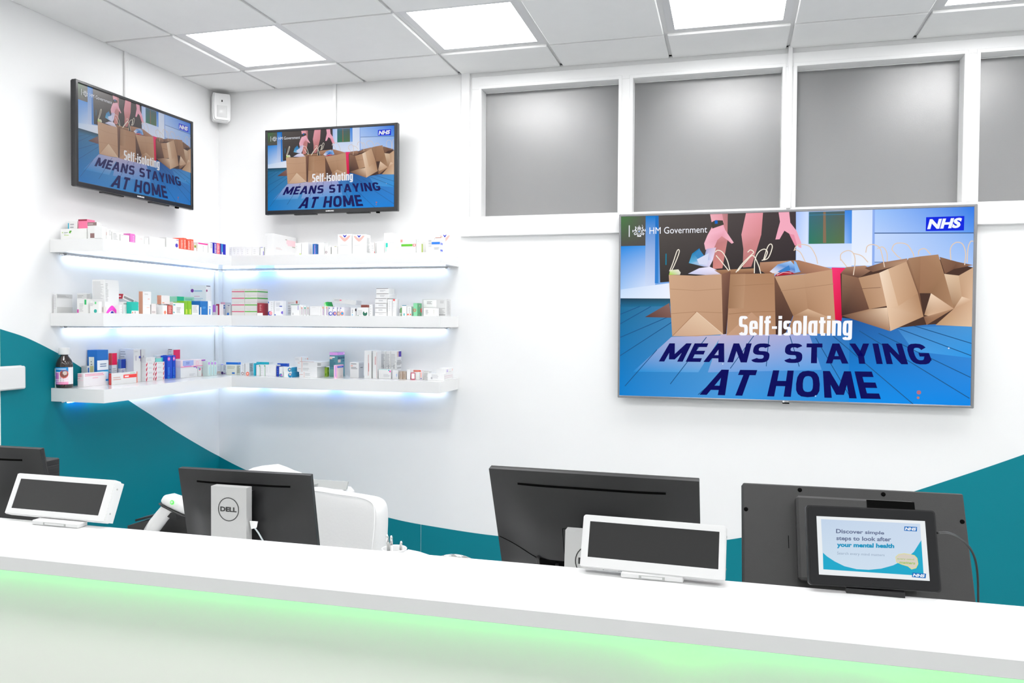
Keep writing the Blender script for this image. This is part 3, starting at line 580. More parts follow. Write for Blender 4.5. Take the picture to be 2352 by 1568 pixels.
('M', 1.0556, -0.075, 1.6302, 0.0393, 0.05, 0.0659, 'F', 'b05848', '', 'small carton with brick-red face behind the dark green moon carton', 0),
('M', 1.1776, -0.2535, 1.6302, 0.0215, 0.0231, 0.0647, 'F', 'f2f2f2', 'Fl .3 .1 .6 .9 4 c8c8c8', 'white narrow carton between the green moon carton and the tall white stack', 0),
('M', 1.2436, -0.19, 1.6302, 0.0717, 0.17, 0.019, 'F', 'f4f4f4', 'Fl .3 .35 .75 .7 2 b4b4b8;Fr .02 .93 .95 1 6c5c60', 'white flat carton with faint grey lettering, lowest of the stack of six', 0),
('M', 1.2429, -0.19, 1.6493, 0.0704, 0.17, 0.0263, 'F', 'f4f4f4', 'Fl .3 .35 .75 .7 2 b4b4b8;Fr .02 .93 .95 1 6c5c60', 'white flat carton with faint grey lettering, second from bottom of the stack of six', 0),
('M', 1.2429, -0.19, 1.676, 0.0704, 0.17, 0.0259, 'F', 'f4f4f4', 'Fl .3 .35 .75 .7 2 b4b4b8;Fr .02 .93 .95 1 6c5c60', 'white flat carton with faint grey lettering, third from bottom of the stack of six', 0),
('M', 1.2442, -0.19, 1.7021, 0.0731, 0.17, 0.0266, 'F', 'f4f4f4', 'Fl .3 .35 .75 .7 2 b4b4b8;Fr .02 .93 .95 1 6c5c60', 'white flat carton with faint grey lettering, third from top of the stack of six', 0),
('M', 1.254, -0.2232, 1.729, 0.0797, 0.1036, 0.0265, 'F', 'f4f4f4', 'Fl .3 .35 .75 .7 2 b4b4b8;Fr .02 .93 .95 1 6c5c60', 'white flat carton with faint grey lettering, second from top of the stack of six', 0),
('M', 1.2527, -0.2357, 1.7558, 0.0771, 0.0786, 0.029, 'F', 'f4f4f4', 'Fl .3 .35 .75 .7 2 b4b4b8;Fr .02 .93 .95 1 6c5c60', 'white flat carton with faint grey lettering, topmost of the stack of six', 0),
('M', 1.2965, -0.225, 1.6302, 0.0265, 0.1, 0.0938, 'F', 'f4f4f4', 'Al .3 .3 .7 .9 6 d4d4d4', 'tall white carton standing right against the stack of six', 0),
('M', 1.3236, -0.2628, 1.6302, 0.0224, 0.0243, 0.0937, 'F', 'f4f4f4', 'Fr .2 .9 .75 1 e85858;Fl .2 .2 .5 .8 6 d0d0d0', 'tall white carton with a red top tag, second right of the stack of six', 0),
('M', 1.3532, -0.225, 1.6302, 0.0145, 0.06, 0.0576, 'F', 'e0e2e0', 'Ar .5 .3 1 .8 50a84c;Ar 0 .3 .5 .7 8c8c90;Ar .5 .0 1 .2 98b088', 'narrow carton with green marks left of the teal-topped carton', 0),
('M', 1.3846, -0.235, 1.6302, 0.0262, 0.08, 0.0596, 'F', 'fafafa', 'Ar 0 .95 1 1 1880a0;Ar .35 .03 .6 .25 20b0b0', 'small white carton with a teal top edge and turquoise foot mark', 0),
('M', 1.414, -0.235, 1.6302, 0.0248, 0.08, 0.0524, 'F', 'f6f6f6', 'Ar .05 .08 .95 .24 f0583c;Ar .4 .11 .7 .21 fcf0ec;Al .4 .3 .8 .9 6 c4c4c4', 'small white carton with a red oblong label at its foot', 0),
('M', 1.451, -0.2427, 1.6302, 0.0234, 0.0647, 0.0718, 'F', '84d0a0', 'Fr 0 0 1 1 84d0a0;Fo .35 .45 .12 e05048;Sr 0 0 1 1 5aa878;Sc .9 .45 .18 d83c3c;Sc .5 .8 .06 e0b8a8;Sc .4 .1 .06 e0b8a8', 'pale green carton with red dots near the right end of the middle shelf', 0),
('M', 1.5335, -0.16, 1.6302, 0.1431, 0.08, 0.0956, 'F', 'e6e6e6', 'Fr .06 .52 .6 .96 fafafa;Fl .2 .7 .45 .88 3 909090;Fl .45 .1 .97 .5 5 b4b4b4;Fr .45 .06 .97 .1 8c8c8c;Sl .2 .1 .8 .9 12 c0c0c0;Fl .75 .75 .92 .92 3 b0b0b0', 'large pale grey carton with a white barcode label, rightmost on the middle shelf', 0),
('M', 1.54, -0.26, 1.6302, 0.0717, 0.05, 0.0439, 'F', 'f6f6f6', 'Fl .16 .2 .4 .8 4 a0a0a0;Fl .8 .2 .9 .85 5 ccccc0', 'low white carton with grey barcode in front of the large grey carton', 0),
('B', 0.0104, -1.275, 1.2702, 0.0088, 0.05, 0.0932, 'F', 'e8f0ec', 'Fr .6 0 1 1 78b89c;Fr 0 .3 .4 .6 4c9c80', 'narrow green-edged carton standing behind the dark medicine bottle', 0),
('B', 0.0834, -1.1414, 1.2702, 0.0357, 0.1613, 0.0662, 'F', 'f8f4f6', 'Fl .05 .72 .95 .95 2 ee86a8;Fl .05 .55 .6 .68 1 f0a8c0;Sl .05 .75 .85 .95 2 f086a8;Sl .35 .55 .6 .68 1 f4b4c8;Sr .89 .3 .99 .45 1478c8;Sr .89 .5 .99 .95 cfe0f4;Fr 0 .45 1 .5 f6dce4', 'long white carton with rose-pink lines and a blue end mark beside the bottle', 0),
('B', 0.024, -1.1149, 1.2702, 0.036, 0.0395, 0.0956, 'F', 'eeeeee', 'Sr .45 .55 1 1 ccc88c;Sr .08 .6 .3 .92 1468c0;Fr 0 .0 .9 .05 b0b0b0', 'white carton with an olive and blue side panel behind the long pink-lined carton', 0),
('B', 0.0355, -1.0569, 1.2702, 0.059, 0.0753, 0.1753, 'F', '0a78d4', 'Fr .15 .2 .7 .8 f2f4e8;Fl .35 .25 .5 .7 6 8c8c8c;Fr .15 .0 .95 .2 f0f2e4;Sr 0 .42 1 .7 f4f8fc;Sl .25 .5 .9 .62 2 5c78a0;Sr 0 0 1 .4 14a8d8;Sl .1 .1 .9 .36 3 0c68b0;Sr 0 .02 .9 .08 a8d8f0', 'large blue carton with white wavy label, tallest at the left end', 0),
('B', 0.0256, -0.9422, 1.2702, 0.0189, 0.0357, 0.1547, 'F', 'f4f4f4', 'Fr 0 .6 1 1 f45048;Sr 0 .6 1 1 f80050;Fl .1 .3 .9 .5 2 b0b0b0;Sl .1 .3 .9 .5 3 b0b0b0', 'white carton with a bright red block at its top left of the royal-blue-block carton', 0),
('B', 0.0405, -0.8952, 1.2702, 0.019, 0.0339, 0.1211, 'F', 'f2f2f4', 'Fr 0 .6 1 1 5c98dc;Sr 0 .6 1 1 0c3cac;Sl .1 .42 .9 .56 2 7878b0', 'white carton with a royal blue block at its top, behind the red-banded carton', 0),
('B', 0.028, -0.8473, 1.2702, 0.044, 0.04, 0.1748, 'F', 'f2f2f2', 'Fl .05 .5 .9 .95 6 b4b4b8;Sl .1 .5 .9 .95 6 b8b8bc', 'tall white carton covered in fine grey text behind the royal-blue-block carton', 0),
('B', 0.1272, -0.9845, 1.2702, 0.0156, 0.1842, 0.0583, 'F', 'f6f6f4', 'Fr 0 0 1 1 c42c2c;Fl .4 .1 .6 .9 6 e8a0a0;Sr .45 .5 .97 .8 f8403c;Sr .5 .58 .66 .7 fff0f0;Sl .06 .35 .4 .7 2 d8b0a4;Sr .96 0 1 1 f08c78;Sr .7 .88 .9 .92 80c890', 'long white carton with red end and red band at the front, bottom shelf left', 0),
('B', 0.0753, -0.8505, 1.2702, 0.0494, 0.0543, 0.1736, 'S', 'f0f0f0', 'Ar .92 .62 .99 .98 6c4880;Ac .82 .75 .04 4858b8;Ar .25 .65 .35 .8 b4a8bc;Al .1 .9 .6 .95 1 ccc', 'tall white narrow carton with a violet dot, left of the tall pair', 0),
('B', 0.07, -0.8038, 1.2702, 0.06, 0.0302, 0.1717, 'S', 'ececec', 'Ar .3 .65 .6 .8 b8b0b8;Ar .1 .0 .9 .02 888888', 'tall white narrow carton, right of the tall pair by the red-marked stack', 0),
('B', 0.1153, -0.7884, 1.2702, 0.0294, 0.0688, 0.0262, 'S', 'f6f6f6', 'Ar .02 .05 .12 .6 c8143c;Ar .1 .4 .18 .9 e0506c;Ar .84 .1 .92 .6 d03c54;Ar .9 .5 .97 .9 e88c94;Al .3 .5 .8 .85 2 c4c4c8', 'small white carton with red corner marks, bottom in the left column of four', 0),
('B', 0.1153, -0.7882, 1.2965, 0.0294, 0.0688, 0.027, 'S', 'f6f6f6', 'Ar .02 .05 .12 .6 c8143c;Ar .1 .4 .18 .9 e0506c;Ar .84 .1 .92 .6 d03c54;Ar .9 .5 .97 .9 e88c94;Al .3 .5 .8 .85 2 c4c4c8', 'small white carton with red corner marks, third from top in the left column of four', 0),
('B', 0.1153, -0.7881, 1.3238, 0.0294, 0.0688, 0.026, 'S', 'f6f6f6', 'Ar .02 .05 .12 .6 c8143c;Ar .1 .4 .18 .9 e0506c;Ar .84 .1 .92 .6 d03c54;Ar .9 .5 .97 .9 e88c94;Al .3 .5 .8 .85 2 c4c4c8', 'small white carton with red corner marks, second from top in the left column of four', 0),
('B', 0.1153, -0.7879, 1.3501, 0.0294, 0.0688, 0.0223, 'S', 'f6f6f6', 'Ar .02 .05 .12 .6 c8143c;Ar .1 .4 .18 .9 e0506c;Ar .84 .1 .92 .6 d03c54;Ar .9 .5 .97 .9 e88c94;Al .3 .5 .8 .85 2 c4c4c8', 'small white carton with red corner marks, top in the left column of four', 0),
('B', 0.105, -0.7133, 1.2702, 0.05, 0.077, 0.0246, 'S', 'f6f6f6', 'Ar .02 .05 .12 .6 c8143c;Ar .1 .4 .18 .9 e0506c;Ar .84 .1 .92 .6 d03c54;Ar .9 .5 .97 .9 e88c94;Al .3 .5 .8 .85 2 c4c4c8', 'small white carton with red corner marks, bottom in the right column of four', 0),
('B', 0.105, -0.7131, 1.2949, 0.05, 0.077, 0.0269, 'S', 'f6f6f6', 'Ar .02 .05 .12 .6 c8143c;Ar .1 .4 .18 .9 e0506c;Ar .84 .1 .92 .6 d03c54;Ar .9 .5 .97 .9 e88c94;Al .3 .5 .8 .85 2 c4c4c8', 'small white carton with red corner marks, third from top in the right column of four', 0),
('B', 0.105, -0.713, 1.3221, 0.05, 0.077, 0.0269, 'S', 'f6f6f6', 'Ar .02 .05 .12 .6 c8143c;Ar .1 .4 .18 .9 e0506c;Ar .84 .1 .92 .6 d03c54;Ar .9 .5 .97 .9 e88c94;Al .3 .5 .8 .85 2 c4c4c8', 'small white carton with red corner marks, second from top in the right column of four', 0),
('B', 0.105, -0.7128, 1.3493, 0.05, 0.077, 0.021, 'S', 'f6f6f6', 'Ar .02 .05 .12 .6 c8143c;Ar .1 .4 .18 .9 e0506c;Ar .84 .1 .92 .6 d03c54;Ar .9 .5 .97 .9 e88c94;Al .3 .5 .8 .85 2 c4c4c8', 'small white carton with red corner marks, top in the right column of four', 0),
('B', 0.1153, -0.7849, 1.3727, 0.0294, 0.0712, 0.0253, 'S', 'f0f0f0', 'Al .1 .2 .6 .8 2 d0d0d0', 'plain white carton lying on the left column of red-marked cartons', 0),
('B', 0.105, -0.7163, 1.3706, 0.05, 0.0559, 0.0231, 'S', '84dcd4', 'Ar .8 0 1 1 10b8b8;Ar 0 .9 .8 1 e48ca0', 'pale turquoise carton lying on the right column of red-marked cartons', 0),
('B', 0.0422, -0.6003, 1.2702, 0.0256, 0.0813, 0.1315, 'F', 'f0f0f0', 'Sc .75 .82 .22 0858c0;Sr .5 .62 .9 .8 0a60c4;Sc .45 .9 .07 d84c98', 'white box with a blue dome print behind the red-marked stack', 0),
('B', 0.0778, -0.592, 1.2702, 0.0444, 0.0422, 0.1288, 'S', '0850d8', 'Ac .3 .86 .09 d850c0;Ac .3 .86 .04 fce0f4;Al .1 .15 .5 .5 7 48a0ec;Ar 0 0 .4 .1 0c78d0', 'royal blue carton with pink circle at its top, left of two', 0),
('B', 0.0778, -0.5556, 1.2702, 0.0444, 0.0237, 0.1295, 'S', '0850d8', 'Ac .35 .86 .09 d850c0;Ac .35 .86 .04 fce0f4;Al .1 .15 .5 .5 7 48a0ec;Ar 0 0 .4 .1 0c78d0', 'royal blue carton with pink circle at its top, right of two', 0),
('B', 0.024, -0.4576, 1.2702, 0.036, 0.0555, 0.1606, 'F', 'f2f2f2', 'Sr 0 .65 1 .98 f00460;Fr .93 .7 1 .98 f46048;Fl .05 .6 .85 .95 4 b8b8b8;Fr 0 .97 .7 1 8c7070;Sl .1 .5 .9 .6 1 c0c0c0', 'tall white carton with a crimson block behind the two royal blue cartons', 0),
('B', 0.1, -0.4637, 1.2702, 0.06, 0.1515, 0.0596, 'S', 'f4f4f4', 'Ar .75 .93 .9 1 2850b4;Ac .93 .88 .1 c07cd0;Al .5 .1 .85 .35 2 c8c8cc', 'white carton with small violet circle at top right under the pink oval carton', 0),
('B', 0.1, -0.3688, 1.2702, 0.06, 0.0304, 0.0488, 'S', 'f4f4f4', 'Ac .5 .85 .16 f03878;Ac .35 .88 .1 28a0e0', 'slim white carton with a crimson and blue ring, left of the slim pair', 0),
('B', 0.1, -0.3333, 1.2702, 0.06, 0.0328, 0.0483, 'S', 'f4f4f4', 'Ac .75 .82 .17 f03878;Ac .65 .84 .11 28a0e0;Ar .1 .93 .6 1 f04868;Ar .0 .0 .08 .3 f0a0b0', 'slim white carton with a crimson and blue ring, right of the slim pair', 0),
('B', 0.103, -0.43, 1.3299, 0.06, 0.2262, 0.0396, 'S', 'f8e8ec', 'Ar 0 0 .04 1 e8d0d4;Ar 0 0 1 .1 f880b0;Ar .08 .2 .5 .95 a4b4e4;Ar .12 .1 .42 .25 b4a0e0;Al .2 .35 .4 .8 2 6878c4;Ar .82 .75 .98 .92 a040b8;Ao .65 .45 .35 f0c4d4', 'pink and white carton with a blue half-oval lying on the white cartons by the corner', 0),
('B', 0.1518, -0.3338, 1.2702, 0.0364, 0.027, 0.0889, 'S', 'dcf0ec', 'Ac .4 .84 .1 c88ce0;Ar .4 .1 .6 .6 a8d8dc', 'slim mint green carton with lilac top mark, left of three near the corner', 0),
('B', 0.14, -0.3047, 1.2702, 0.06, 0.0231, 0.0875, 'S', 'dcf0ec', 'Ac .4 .84 .1 c88ce0;Ar .4 .1 .6 .6 a8d8dc', 'slim mint green carton with lilac top mark, middle of three near the corner', 0),
('B', 0.14, -0.2753, 1.2702, 0.06, 0.0276, 0.0863, 'S', 'dcf0ec', 'Ac .4 .84 .1 c88ce0;Ar .4 .1 .6 .6 a8d8dc', 'slim mint green carton with lilac top mark, right of three near the corner', 0),
('B', 0.1206, -0.145, 1.2702, 0.0245, 0.05, 0.0616, 'F', 'e8e8ea', 'Ar 0 .05 1 .3 c8b4a4;Al .1 .4 .9 .8 4 c4c4c8', 'white carton with a brown foot in the inner corner of the bottom shelf', 0),
('B', 0.1505, -0.1668, 1.2702, 0.0152, 0.0265, 0.0625, 'F', 'e4e4e8', 'Fc .5 .14 .14 3c1460;Fr 0 .93 1 1 a898e8;Sl .1 .4 .9 .9 4 9c9ca0;Sr 0 .04 .7 .12 7c2c94', 'white carton with a dark purple circle and lilac top by the corner', 0),
('B', 0.1787, -0.1062, 1.2702, 0.0845, 0.0275, 0.0716, 'F', 'f0f4f8', 'Fr 0 .8 1 1 0c78dc;Sr 0 .8 1 1 0c78dc', 'white carton with a bright blue top edge behind the cream carton', 0),
('B', 0.2318, -0.1857, 1.2702, 0.0708, 0.0373, 0.0606, 'F', 'f0f0e0', 'Fr .55 .1 .82 .26 1c70c8;Fl .1 .6 .85 .9 3 b0b098;Sl .1 .2 .9 .9 6 9c9878', 'cream carton with a small blue oblong mark near the inner corner', 0),
('B', 0.3203, -0.1973, 1.2702, 0.0252, 0.05, 0.0706, 'F', 'f0f0f0', 'Fo .5 .17 .13 8c7068;Fl .5 .4 .9 .9 4 b8b8b8', 'white carton with a brown ring at its foot right of the cream carton', 0),
('B', 0.3518, -0.2021, 1.2702, 0.0284, 0.0408, 0.0765, 'F', 'eeeeee', 'Fc .6 .14 .15 f46c50;Fc .6 .14 .08 fcc8b8;Sl .1 .3 .95 .95 5 9c9ca0', 'white carton with a coral-red disc at its foot, side covered in text', 0),
('B', 0.3978, -0.1915, 1.2702, 0.0138, 0.05, 0.0743, 'F', '10b8d4', '', 'slim cyan carton right of the coral-disc carton', 0),
('B', 0.3796, -0.08, 1.2702, 0.0875, 0.04, 0.0758, 'F', 'f0f4f4', 'Ar 0 .8 1 1 14bcd0', 'white carton with a cyan top edge behind the green-ticked cartons', 0),
('B', 0.4273, -0.199, 1.2702, 0.0264, 0.05, 0.065, 'F', 'f4f4f4', 'Ar .9 0 1 .9 a0d0a8;Ac .9 .92 .06 20a868', 'white carton with a green edge line, left of the green-ticked pair', 0),
('B', 0.458, -0.1988, 1.2702, 0.0322, 0.05, 0.0656, 'F', 'f4f4f4', 'Ar .9 0 1 .9 a4d0a8;Ac .92 .92 .06 20a868;Al .2 .2 .6 .8 3 e0dce0', 'white carton with a green tick and edge line, right of the green-ticked pair', 0),
('B', 0.5123, -0.2002, 1.2702, 0.0711, 0.05, 0.0672, 'F', 'f8f8f8', 'Al .1 .3 .25 .8 4 d8d8dc;Al .4 .3 .5 .8 4 d8d8dc', 'wide white carton between the green-ticked cartons and the blue spine carton', 0),
('B', 0.5145, -0.09, 1.2702, 0.0684, 0.02, 0.0703, 'F', 'f0f4f8', 'Fr 0 .72 1 1 0c50c4;Sr 0 .72 1 1 0c50c4', 'white carton with a royal blue top edge behind the teal cartons', 0),
('B', 0.5612, -0.2046, 1.2702, 0.0153, 0.05, 0.0601, 'F', '0838b8', 'Al .2 .2 .8 .8 3 2868d0', 'slim royal blue carton left of the teal ringed carton', 0),
('B', 0.5926, -0.2198, 1.2702, 0.0239, 0.05, 0.0577, 'F', 'f4f6f6', 'Fc .45 .16 .17 0c90b8;Fc .6 .14 .09 e868d8;Fr .7 0 1 .08 10a0c0', 'white carton with a teal blob and pink dot left of the stacked teal cartons', 0),
('B', 0.6585, -0.2383, 1.2702, 0.0512, 0.0834, 0.0307, 'F', 'f6f8f8', 'Fc .8 .4 .45 0a84b4;Fc .8 .55 .2 e8c4b8;Sr 0 0 1 1 0a88b8', 'lower teal and white carton of the stack of two, bottom shelf', 0),
('B', 0.6556, -0.2483, 1.301, 0.0512, 0.0635, 0.0275, 'F', 'f6f8f8', 'Fc .8 .5 .45 0a8cb8;Fc .8 .55 .2 e8c4b8;Sr 0 0 1 1 1090bc', 'upper teal and white carton of the stack of two, bottom shelf', 0),
('B', 0.7703, -0.185, 1.2702, 0.1112, 0.11, 0.0307, 'F', 'f4f4f4', 'Fr .24 0 .26 1 e0a090;Fl .02 .4 .18 .6 1 d8a098;Fl .3 .3 .7 .8 3 bcbcbc', 'bottom carton of the white thin-red-lined pile right of the teal cartons', 0),
('B', 0.7632, -0.185, 1.301, 0.1254, 0.11, 0.0314, 'F', 'f4f4f4', 'Fr .2 0 .22 1 e0a090;Fl .02 .5 .16 .7 1 d8a098;Fl .26 .3 .6 .8 3 bcbcbc', 'middle carton of the white thin-red-lined pile right of the teal cartons', 0),
('B', 0.7753, -0.18, 1.3327, 0.1553, 0.12, 0.0289, 'F', 'f2f2f2', 'Fr .18 0 .2 1 e0a090;Fl .02 .6 .14 .8 1 d8a098;Fl .24 .3 .5 .8 3 bcbcbc;Fr .84 .2 .99 .8 a8a8a8;Fr .1 .95 .7 1 b8786c', 'top long carton with grey barcode on the white thin-red-lined pile', 0),
('B', 0.6904, -0.18, 1.362, 0.0429, 0.08, 0.0243, 'F', 'f6f6f6', 'Fl .1 .2 .8 .8 3 d0d0d4;Sr 0 0 .06 1 e8a090;Sr .8 .3 .98 .7 f0b8a8;Sl .5 .4 .78 .6 1 d0a8a8', 'white carton laid askew on top of the thin-red-lined pile', 0),
('B', 0.802, -0.11, 1.2702, 0.023, 0.04, 0.0547, 'F', 'f2f2f2', '', 'plain white slim carton left of the lime-yellow carton', 0),
('B', 0.8339, -0.1366, 1.2702, 0.0148, 0.0268, 0.0551, 'F', 'b8e04c', 'Fr .3 .1 .7 .35 5c9c10;Sr .2 .7 .9 .95 7cb010;Sr .2 .2 .8 .5 8cb818', 'lime-yellow carton with dark green marks left of the saline carton', 0),
('B', 0.8792, -0.095, 1.2702, 0.0523, 0.09, 0.1447, 'F', '5c9cac', 'Fr 0 .88 1 1 e0a0e8;Sr 0 .88 1 1 d898e4;Fr 0 0 1 .3 74b4a4;Fl .05 .75 .8 .85 1 f4f4f4;Fr .02 .72 .35 .8 f0ccc4;Fl .05 .4 .8 .7 6 3c6c80;St .03 .72 .97 .84 1c4474 Saline Steri-Neb;Sr .02 .58 .4 .7 ecd0c8;Sr .66 .62 .88 .66 1c5484;Sl .05 .3 .7 .5 3 3c7090;Sr .8 .92 .95 .97 f4e8f8', 'tall teal saline ampoule box with a lilac top band, bottom shelf', 0),
('B', 0.9448, -0.2025, 1.2702, 0.0166, 0.085, 0.0749, 'F', 'f8ece8', 'Fr 0 0 1 1 fcc4e0;Fr .5 .1 .8 .95 b890e8;Sr 0 .8 1 1 fcb4d4;Sr .1 .78 .98 .92 2454cc;Sl .15 .82 .95 .9 1 a8c0f4;Sr 0 0 .12 .8 fcc4dc;Sl .5 .1 .8 .15 1 c4a8b0', 'pink carton with a royal blue lettered bar before the saline box', 0),
('B', 1.0283, -0.1372, 1.2702, 0.0557, 0.0633, 0.0897, 'F', 'f4f4f4', 'Fl .1 .85 .85 .93 1 4c4c4c;Fr .1 .74 .32 .8 f4a898;Fl .12 .55 .95 .7 2 787878;Sr 0 0 1 .9 d8d8d8;Sl .3 .6 .9 .7 1 707070', 'white carton with grey lettering and small coral block, right of the pink carton', 0),
('B', 1.1279, -0.165, 1.2702, 0.0451, 0.07, 0.1607, 'F', 'f6f6f6', 'Fr .55 .1 .62 .85 d8a09c;Fr .58 .25 .66 .55 c86c68', 'tallest white carton with a red lettered spine, left of two', 0),
('B', 1.1723, -0.17, 1.2702, 0.0272, 0.06, 0.1587, 'F', 'f4f4f4', 'Fr .88 .02 .95 .95 d0a0a0;Fr .5 .5 .7 .8 dca8a8', 'tallest white carton with a thin red edge, right of two', 0),
('B', 1.1826, -0.075, 1.2702, 0.0318, 0.07, 0.1559, 'F', 'f2f2f2', 'Fr .5 .05 .62 .5 8c8c90;Fl .1 .4 .9 .9 9 b8b8bc', 'tall white carton with a dark grey spine line, left of three behind the butterfly-mark carton', 0),
('B', 1.2152, -0.075, 1.2702, 0.0298, 0.07, 0.1564, 'F', 'f2f2f2', 'Fr .5 .05 .62 .5 8c8c90;Fl .1 .4 .9 .9 9 b8b8bc', 'tall white carton with a dark grey spine line, middle of three behind the butterfly-mark carton', 0),
('B', 1.2502, -0.075, 1.2702, 0.0365, 0.07, 0.157, 'F', 'f2f2f2', 'Fr .5 .05 .62 .5 8c8c90;Fl .1 .4 .9 .9 9 b8b8bc;Sr .1 .78 .4 .98 e4c8bc;Sr .4 .78 .95 .98 44209c;Sr 0 .5 1 .6 b4b4b4;Sl .1 .3 .9 .7 3 b8b8b8', 'tall white carton with a dark grey spine line, right of three behind the butterfly-mark carton', 0),
('B', 1.2297, -0.165, 1.2702, 0.0772, 0.05, 0.0547, 'F', 'f8f8f8', 'Fr .78 .82 .88 .95 20c0c8;Fc .92 .78 .1 f060b4;Fl .4 .2 .95 .5 3 c4c4c8;Fr 0 .93 .7 1 c4e4e4', 'white carton with a pink and turquoise butterfly mark in front of three tall cartons', 0),
('B', 1.2952, -0.165, 1.2702, 0.0377, 0.05, 0.0507, 'F', 'f4f4f6', 'Fr .65 .3 .78 .6 8cbcf0;Fl .7 .2 .9 .8 4 d8d8dc', 'small white carton with a blue squiggle right of the butterfly-mark carton', 0),
('B', 1.3344, -0.1787, 1.2702, 0.0184, 0.05, 0.0447, 'F', 'c4b4a4', 'Ar .3 .2 .7 .7 b09c8c', 'kraft brown small carton, left of two', 0),
('B', 1.354, -0.1719, 1.2702, 0.0196, 0.05, 0.0447, 'F', 'c8b8a8', 'Ar .2 .2 .6 .7 b09c8c;Ar 0 0 .08 1 a4805c', 'kraft brown small carton, right of two', 0),
('B', 1.3796, -0.175, 1.2702, 0.0213, 0.05, 0.0578, 'F', 'fafafa', '', 'white carton standing right of the kraft brown pair', 0),
('B', 1.3991, -0.11, 1.2702, 0.0592, 0.04, 0.0498, 'F', 'fcf4f4', 'Ar 0 .72 1 1 f87058;Al .1 .78 .8 .94 2 fcc0b0;Ar 0 0 .08 .72 d84040', 'red-topped carton behind the red-framed small carton', 0),
('B', 1.4086, -0.1767, 1.2702, 0.0258, 0.05, 0.0401, 'F', 'f8f4f4', 'Fr 0 0 1 1 c43458;Fr .15 .12 .85 .88 fcf8f8', 'small white carton with a crimson frame', 0),
('B', 1.4346, -0.1715, 1.2702, 0.0225, 0.05, 0.0415, 'F', 'f6f6f4', '', 'small white carton right of the crimson-framed carton', 0),
('B', 1.4531, -0.1656, 1.2702, 0.0115, 0.05, 0.044, 'F', 'f8f4f4', 'Fr .25 .3 .8 .95 fcb8b0;Fr .3 .08 .75 .22 5c3c9c', 'slim white carton with pink lettering and a purple foot block', 0),
('B', 1.4768, -0.1471, 1.2702, 0.0345, 0.0413, 0.0484, 'F', 'f2f2f0', 'Fl .1 .1 .8 .8 6 b0b0b0;Fr 0 .95 1 1 bcb4ac', 'white carton with dark text lines near the right end of the bottom shelf', 0),
('B', 1.5564, -0.155, 1.2702, 0.0971, 0.15, 0.0385, 'F', 'f4f4f4', 'Fl .25 .3 .75 .9 3 c0c0c4;Fr .2 .2 .3 .5 b0b0b4;Sr .05 .6 .95 .66 d8b0bc;Sr .05 .35 .95 .4 d8b0bc', 'flat white carton with pink pinstripes on its side, rightmost on the bottom shelf', 0),
('B', 1.5764, -0.14, 1.3088, 0.0572, 0.12, 0.0272, 'F', 'f6f6f6', 'Sr .1 .3 .3 .5 b8a0dc;Sr .1 .6 .3 .75 b8a0dc;Sr .88 .4 .95 .8 f0b0a8;Sl .35 .2 .8 .3 1 b4b4b4', 'white carton with a lilac mark lying on the pink-pinstriped flat carton', 0)]
GR = {'T': 'medicine packs on the highest shelf', 'M': 'medicine packs on the middle shelf', 'B': 'medicine packs on the lowest shelf'}
